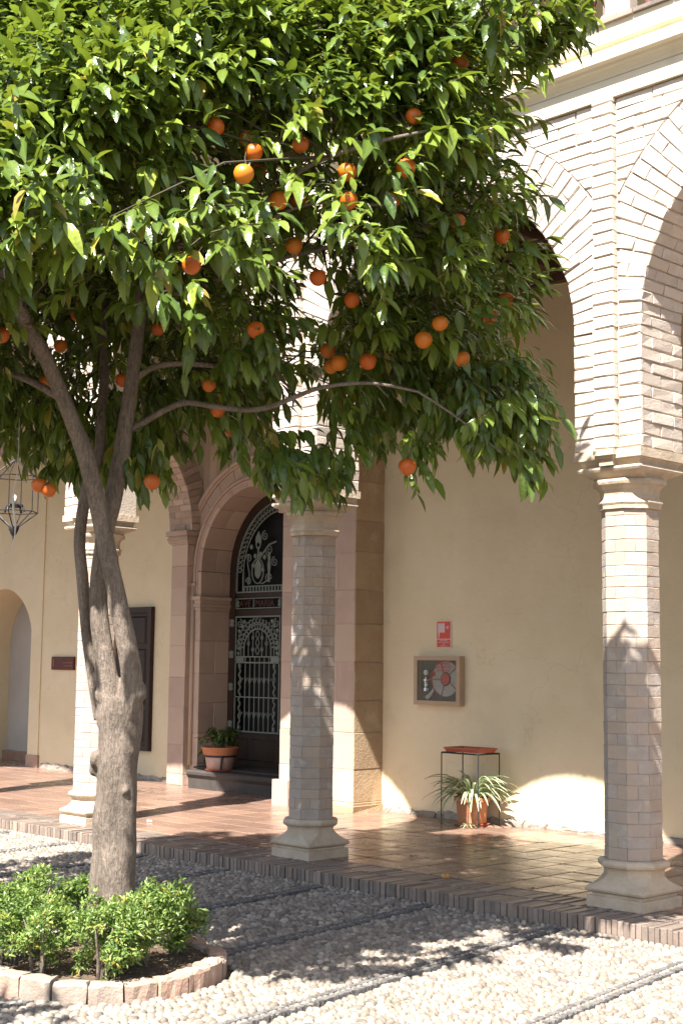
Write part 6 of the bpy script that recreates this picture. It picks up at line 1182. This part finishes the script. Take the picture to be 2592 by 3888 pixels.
ORANGES=[(3.574,-3.479,3.689),(3.200,-3.465,3.824),(3.414,-3.607,3.663),(3.149,-3.355,3.704),(3.661,-3.869,3.435),(3.294,-3.726,3.776),(3.804,-3.055,3.642),(3.686,-3.294,3.458),(3.659,-3.277,3.600),(3.552,-2.864,3.610),(3.770,-2.669,3.497),(3.577,-2.107,3.595),(3.333,-1.913,3.263),(3.631,-2.140,3.250),(3.506,-2.489,3.091),(3.394,-2.484,3.028),(3.441,-2.253,2.966),(2.710,-2.449,3.000),(2.813,-2.491,3.001),(2.705,-2.468,3.086),(2.970,-3.194,3.022),(1.333,-1.632,3.265),(2.295,-2.866,2.763),(2.295,-2.928,2.888),(1.633,-3.310,3.304),(1.739,-3.084,2.969),(1.563,-3.449,2.926),(3.582,-4.065,3.026),(3.039,-2.861,3.331),(3.227,-3.292,3.570),(2.973,-2.938,3.718),(3.213,-2.399,2.431),(1.928,-3.695,2.317),(1.960,-3.659,2.294),(2.322,-3.295,2.341),(1.415,-3.268,3.176),(3.898,-2.804,4.176),(3.884,-3.093,3.843),(2.007,-3.985,3.014),(1.924,-2.989,3.239),(3.061,-2.648,3.255),(1.752,-2.324,2.784),(2.958,-2.949,3.488),(3.045,-2.513,2.970)]
LIMBS={'trunk':[(1.787,-3.071,-0.100,0.155),(1.800,-3.087,0.090,0.132),(1.813,-3.099,0.246,0.122),(1.835,-3.111,0.470,0.109),(1.851,-3.123,0.648,0.109),(1.869,-3.136,0.849,0.106),(1.890,-3.146,1.050,0.106),(1.905,-3.151,1.184,0.110),(1.918,-3.152,1.274,0.098)],
'A':[(1.933,-3.145,1.141,0.069),(1.984,-3.139,1.342,0.057),(1.987,-3.185,1.563,0.051),(1.970,-3.241,1.807,0.048),(1.959,-3.304,2.050,0.046),(1.957,-3.373,2.291,0.046),(1.956,-3.451,2.507,0.044),(1.939,-3.525,2.678,0.041),(1.926,-3.586,2.806,0.039),(1.935,-3.688,2.967,0.037),(1.965,-3.825,3.115,0.034),(2.048,-3.980,3.266,0.030),(2.110,-4.167,3.490,0.023),(2.161,-4.298,3.740,0.014)],
'B':[(1.869,-3.180,1.128,0.071),(1.876,-3.206,1.340,0.057),(1.851,-3.238,1.563,0.051),(1.827,-3.254,1.788,0.046),(1.845,-3.249,2.060,0.046),(1.888,-3.227,2.287,0.046),(1.919,-3.202,2.516,0.044),(1.941,-3.184,2.724,0.040),(1.954,-3.165,2.957,0.038),(1.950,-3.137,3.220,0.034),(1.962,-3.110,3.579,0.030),(2.007,-3.056,3.989,0.023),(2.081,-3.035,4.339,0.015),(2.233,-3.076,4.668,0.009)],
'C':[(1.797,-3.172,1.159,0.057),(1.749,-3.216,1.405,0.041),(1.724,-3.248,1.631,0.034),(1.718,-3.280,1.881,0.033),(1.714,-3.302,2.086,0.031),(1.717,-3.271,2.365,0.031),(1.758,-3.229,2.552,0.029),(1.736,-3.210,2.745,0.028),(1.644,-3.133,3.030,0.025),(1.496,-3.060,3.434,0.021),(1.346,-3.004,3.932,0.014)],
'A2':[(1.930,-3.561,2.764,0.022),(1.832,-3.630,2.834,0.020),(1.730,-3.670,2.887,0.018),(1.552,-3.718,2.951,0.016),(1.294,-3.778,3.026,0.013),(0.928,-3.896,3.230,0.009)],
'A3':[(1.935,-3.653,2.917,0.018),(1.801,-3.696,3.054,0.014),(1.597,-3.659,3.324,0.011)],
'B2':[(1.955,-3.161,2.667,0.020),(2.056,-3.122,2.713,0.017),(2.187,-3.110,2.750,0.016),(2.338,-3.101,2.766,0.015),(2.522,-3.051,2.727,0.013),(2.665,-2.973,2.705,0.013),(2.779,-2.929,2.712,0.013),(2.878,-2.904,2.736,0.012),(3.038,-2.821,2.791,0.010),(3.203,-2.656,2.815,0.008),(3.363,-2.486,2.776,0.006)],
'B3':[(1.962,-3.153,2.934,0.018),(2.067,-3.125,2.982,0.015),(2.227,-3.106,2.984,0.014),(2.336,-2.993,2.980,0.013),(2.438,-2.814,2.966,0.010),(2.491,-2.679,2.910,0.007)],
'B4':[(1.971,-3.127,3.478,0.022),(2.301,-3.126,3.599,0.018),(2.794,-3.188,3.545,0.015),(3.175,-3.248,3.656,0.013),(3.509,-3.339,3.662,0.012),(3.759,-3.236,3.714,0.009),(3.936,-3.064,3.773,0.006)],
'B5':[(1.971,-3.137,3.358,0.020),(2.255,-2.998,3.403,0.016),(2.609,-2.797,3.515,0.013),(2.968,-2.585,3.579,0.012),(3.285,-2.407,3.596,0.009),(3.520,-2.147,3.470,0.006)],
'B6':[(2.823,-3.156,3.525,0.013),(3.112,-3.023,3.643,0.010),(3.414,-2.853,3.614,0.008),(3.617,-2.649,3.638,0.005)],
'C2':[(1.535,-3.082,3.374,0.014),(1.436,-2.742,3.765,0.012),(1.570,-2.375,4.136,0.009),(1.805,-2.037,4.434,0.006)],
'B7':[(2.070,-3.040,4.292,0.013),(2.518,-3.038,4.450,0.010),(3.028,-2.962,4.543,0.008),(3.467,-2.800,4.541,0.005)],
'B8':[(3.363,-2.486,2.776,0.006),(3.488,-2.339,2.652,0.005),(3.656,-2.212,2.478,0.004)]}

TREE = thing('orange_tree', (1.795, -3.066, -.05), 'large orange tree with forked trunk, glossy leaves and ripe oranges', 'tree')
def smooth_path(pts, sub=5):
    P = np.array(pts); out = []
    for i in range(len(P)-1):
        p0, p1, p2, p3 = P[max(i-1, 0)], P[i], P[i+1], P[min(i+2, len(P)-1)]
        for k in range(sub):
            t_ = k/sub; out.append(.5*((2*p1)+(-p0+p2)*t_+(2*p0-5*p1+4*p2-p3)*t_**2+(-p0+3*p1-3*p2+p3)*t_**3))
    out.append(P[-1]); return np.array(out)
def bark_tube(mb, pts, n=20, sub=6, lump=.06, seed=0):
    Q = smooth_path(pts, sub); rs = np.random.RandomState(seed); ph = rs.uniform(0, 6.28, 8); m = len(Q); vs = []; up = None
    for i in range(m):
        c = Q[i, :3]; t_ = nrm(Q[min(i+1, m-1), :3]-Q[max(i-1, 0), :3])
        if up is None: up = V(1, 0, 0)
        a = nrm(np.cross(t_, up)); up = np.cross(a, t_)
        for k in range(n):
            q = 2*PI*k/n; z_ = c[2]
            e = 1+lump*(math.sin(3*q+ph[0]+z_*3)+.7*math.sin(5*q+ph[1]-z_*5)+.6*math.sin(2*q+z_*11+ph[2])+.4*math.sin(z_*23+ph[3]+q))
            vs.append(c+Q[i, 3]*e*(a*math.cos(q)+up*math.sin(q)))
    fs = [(i*n+k, i*n+(k+1) % n, (i+1)*n+(k+1) % n, (i+1)*n+k) for i in range(m-1) for k in range(n)]
    fs += [tuple(range(n))[::-1], tuple(range((m-1)*n, m*n))]
    mb.add(vs, fs)
t = MB()
bark_tube(t, LIMBS['trunk'], 28, 8, .055, 1)
for k, nm in enumerate(('A', 'B', 'C')): bark_tube(t, LIMBS[nm][:7], 20, 6, .05, 3+k)
def knob(c, r_):
    vs = []; n_, m_ = 10, 7
    for i in range(m_+1):
        for k in range(n_):
            th, ph = PI*i/m_, 2*PI*k/n_; e = 1+.18*math.sin(3*ph+2*th+c[2]*9); vs.append((c[0]+r_*e*math.sin(th)*math.cos(ph), c[1]+r_*e*math.sin(th)*math.sin(ph), c[2]+r_*1.25*math.cos(th)))
    t.add(vs, [(i*n_+k, i*n_+(k+1) % n_, (i+1)*n_+(k+1) % n_, (i+1)*n_+k) for i in range(m_) for k in range(n_)])
rt = np.array(R0)
TB = np.array(LIMBS['trunk'])
def on_trunk(z_):
    i = int(np.argmin(abs(TB[:, 2]-z_))); return TB[i, :3]*V(1, 1, 0)+V(0, 0, z_), TB[i, 3]
for z_, s_, ff_, r_ in ((.955, -1.05, .2, .036), (.90, -1.1, .1, .03), (1.28, -.95, .35, .042), (1.30, .95, .3, .045), (.80, .55, .8, .022), (1.0, .7, .6, .018), (1.2, .1, .85, .03), (.12, -.9, .4, .04), (.05, .9, .3, .045)):
    c, rr = on_trunk(z_); knob(c+rt*s_*rr*.98-np.array(F)*V(1, 1, 0)*ff_*rr*.9, r_)
tr = t.build('trunk', 'bark', TREE, smooth=True)
md_ = tr.modifiers.new('blend', 'REMESH'); md_.mode = 'VOXEL'; md_.voxel_size = .0085; md_.use_smooth_shade = True
ms_ = tr.modifiers.new('soften', 'SMOOTH'); ms_.factor = .5; ms_.iterations = 4
for k, nm in enumerate(LIMBS):
    if nm == 'trunk': continue
    pts = LIMBS[nm][5:] if nm in 'ABC' else LIMBS[nm]
    t = MB(); bark_tube(t, pts, 14, 6, .05, 20+k); t.build('limb', 'bark', TREE, smooth=True)

# every shoot of the crown: a twig with a spray of drooping leaves
SUNV = np.array(TO_SUN); rg = random.Random(77); CC = V(1.9, -3.0, 3.3); rows = []; twigs = MB(); OR = np.array(ORANGES); vd = -np.array(F)
BR = np.array([q[:3] for nm in LIMBS for q in smooth_path(LIMBS[nm], 3)[2:]])
for cx, cy, cz, R_ in CLUMPS:
    c = V(cx, cy, cz); outw = nrm((c-CC)*V(1, 1, .8)+V(0, 0, .25)); low = cz < 3.1
    ns = max(3, int(27*(R_/.3)**1.7)); bright = rg.random()
    if R_ > .17:
        i = int(np.argsort(np.linalg.norm(BR-c, axis=1))[rg.randrange(7)]); b0 = BR[i]
        if np.linalg.norm(b0-c) < 1.6:
            mid_ = (b0+c)/2+V(rg.uniform(-.08, .08), rg.uniform(-.08, .08), .08); twigs.tube([b0, mid_, c], [.007, .005, .003], 5)
    for k in range(ns):
        u_ = nrm(V(rg.gauss(0, 1), rg.gauss(0, 1), rg.gauss(0, 1))+outw*.55); p0 = c+u_*R_*rg.uniform(.35, .9)
        ax = nrm(u_*.75+outw*.5+V(0, 0, -.55 if low else .15)+V(rg.gauss(0, .25), rg.gauss(0, .25), rg.gauss(0, .25)))
        L_ = rg.uniform(.10, .22); nl = rg.randint(7, 11); tint = rg.random()**1.05*.76
        young = rg.random() < (.30 if not low else .06); ph = rg.uniform(0, 6.28)
        a = nrm(np.cross(ax, V(.3, .2, 1))); b_ = np.cross(ax, a)
        if R_ > .12 and k % 2 == 0: twigs.tube([c+(p0-c)*.35, p0, p0+ax*L_], [.004, .003, .0015], 4)
        for q in range(nl):
            f_ = (q+.5)/nl; ph += 2.4; rad = a*math.cos(ph)+b_*math.sin(ph); o_ = p0+ax*L_*f_
            sag = rg.uniform(.35, .95) if not low else rg.uniform(.6, 1.3)
            d = nrm(rad*(.95-.45*f_)+ax*(.25+.6*f_)+outw*.35+V(0, 0, -sag)+V(rg.gauss(0, .15), rg.gauss(0, .15), rg.gauss(0, .15)))
            nn = nrm(V(0, 0, .55)+rad*.3+outw*.45+SUNV*.9+V(rg.gauss(0, .32), rg.gauss(0, .32), rg.gauss(0, .2)))
            ln = rg.choice((rg.uniform(.085, .155), rg.uniform(.055, .12)))*(1-.25*f_*(rg.random() < .5))
            m_ = o_+d*ln*.5
            if len(OR):
                dv = OR-m_; al = -(dv@vd); pr = np.linalg.norm(dv+al[:, None]*vd, axis=1)
                if ((np.linalg.norm(dv, axis=1) < .075) | ((al > -.02) & (al < .5) & (pr < .052))).any():
                    if rg.random() < .5: continue
            rn = (min(.94, tint+rg.uniform(0, .22)) if rg.random() > .012 else rg.uniform(.96, .999)) if not young else rg.uniform(.8, .955)
            rows.append((o_, d, nn, ln, rn))
print('leaves', len(rows))
LO = np.array([q[0] for q in rows]); rel = LO-cv; dep = rel@Fv; sx_ = (rel@Rv)/dep*5285+1296; sy_ = 1944-(rel@Uv)/dep*5285
inv = (sx_ > 0) & (sx_ < 2592) & (sy_ > 0) & (dep > 0); order = np.argsort(np.where(inv, dep, 1e9))
first = [int(i) for i in order[:290]]; fs_ = set(first)
v, f_, rn, md = leaves_to_arrays([q for i, q in enumerate(rows) if i not in fs_])
np_mesh('foliage', v, f_, 3, 'leaf', TREE, rnd=rn, mid=md, kind='stuff')
lm = []
for tv, tf, tmid in LT:
    me = bpy.data.meshes.new('leaf'); me.from_pydata([tuple(q) for q in tv], [], [tuple(int(i) for i in q) for q in tf]); me.materials.append(MATS['leaf'])
    at = me.attributes.new('mid', 'FLOAT', 'POINT'); at.data.foreach_set('value', tmid.astype(np.float32)); me.polygons.foreach_set('use_smooth', [True]*len(me.polygons)); lm.append(me)
for i in first:
    o_, d, nn, ln, r_ = rows[i]; d = nrm(d); nn = nrm(nn-d*(nn@d)); sd_ = np.cross(nn, d)
    o = bpy.data.objects.new('leaf', lm[i % len(lm)]); COL.objects.link(o); o.parent = TREE; o.matrix_parent_inverse = Matrix.Translation(-Vector(WORLD[TREE.name]))
    o.matrix_basis = Matrix(((d[0], sd_[0], nn[0], o_[0]), (d[1], sd_[1], nn[1], o_[1]), (d[2], sd_[2], nn[2], o_[2]), (0, 0, 0, 1))) @ Matrix.Diagonal((ln, ln, ln, 1))
twigs.build('twigs', 'twig', TREE, smooth=True, kind='stuff')
t = MB(); t.lathe([(.003, -.0455), (.012, -.0445), (.028, -.036), (.041, -.018), (.0465, .002), (.042, .022), (.030, .036), (.014, .0425), (.006, .041), (.002, .039)], 0, 0, 20)
om = None
for k, q in enumerate(ORANGES):
    if om is None: o = t.build('orange', 'orange_skin', TREE, smooth=True); om = o.data
    else: o = link('orange', om, TREE)
    s_ = rg.uniform(.78, .99); o.matrix_basis = Matrix.Translation(q) @ Matrix.Rotation(rg.uniform(-.4, .4), 4, 'X') @ Matrix.Rotation(rg.uniform(0, 6), 4, 'Z') @ Matrix.Diagonal((s_, s_, s_*rg.uniform(.92, 1), 1))
    ST = o
    if k == 0:
        t2 = MB(); t2.tube([(0, 0, .038), (.004, .002, .06), (.002, .012, .085), (.01, .02, .12)], [.005, .003, .0025, .002], 6); st_ = t2.build('stalk', 'twig'); sm_ = st_.data
    else: st_ = bpy.data.objects.new('stalk', sm_); COL.objects.link(st_)
    st_.parent = o

# ------------------------------------------------------------------ neighbouring orange tree left of the view (its shade dapples the ring)
T2 = thing('orange_tree', (2.1, -8.0, -.1), 'neighbouring orange tree just outside the left edge of the view', 'tree')
t = MB(); bark_tube(t, [(2.1, -8.0, -.1, .13), (2.12, -8.0, .6, .10), (2.1, -7.95, 1.3, .10), (2.2, -7.7, 2.2, .06), (2.5, -7.2, 3.0, .035), (2.9, -6.5, 3.3, .015)], 16, 5, .05, 60); t.build('trunk', 'bark', T2, smooth=True)
rg = random.Random(99); rows2 = []
cl2 = [(2.1+rg.gauss(0, .7), -8.0+rg.gauss(0, .7), 3.6+rg.gauss(0, .5), .3) for _ in range(26)] + [(3.0, -6.05, 3.05, .16), (3.3, -6.25, 3.15, .14), (2.75, -6.3, 3.2, .16), (3.05, -6.45, 3.1, .2), (2.7, -6.7, 3.3, .22), (3.2, -6.8, 3.4, .22)]
for cx, cy, cz, R_ in cl2:
    c = V(cx, cy, cz)
    for k in range(int(16*(R_/.3)**1.5)):
        u_ = nrm(V(rg.gauss(0, 1), rg.gauss(0, 1), rg.gauss(0, 1))); p0 = c+u_*R_*rg.uniform(.3, 1)
        for q in range(8):
            d = nrm(u_+V(rg.gauss(0, .6), rg.gauss(0, .6), rg.gauss(-.5, .4))); rows2.append((p0, d, nrm(V(rg.gauss(0, .4), rg.gauss(0, .4), 1)), rg.uniform(.09, .15), rg.random()*.8))
v, f_, rn, md = leaves_to_arrays(rows2)
np_mesh('foliage', v, f_, 3, 'leaf', T2, rnd=rn, mid=md, kind='stuff')
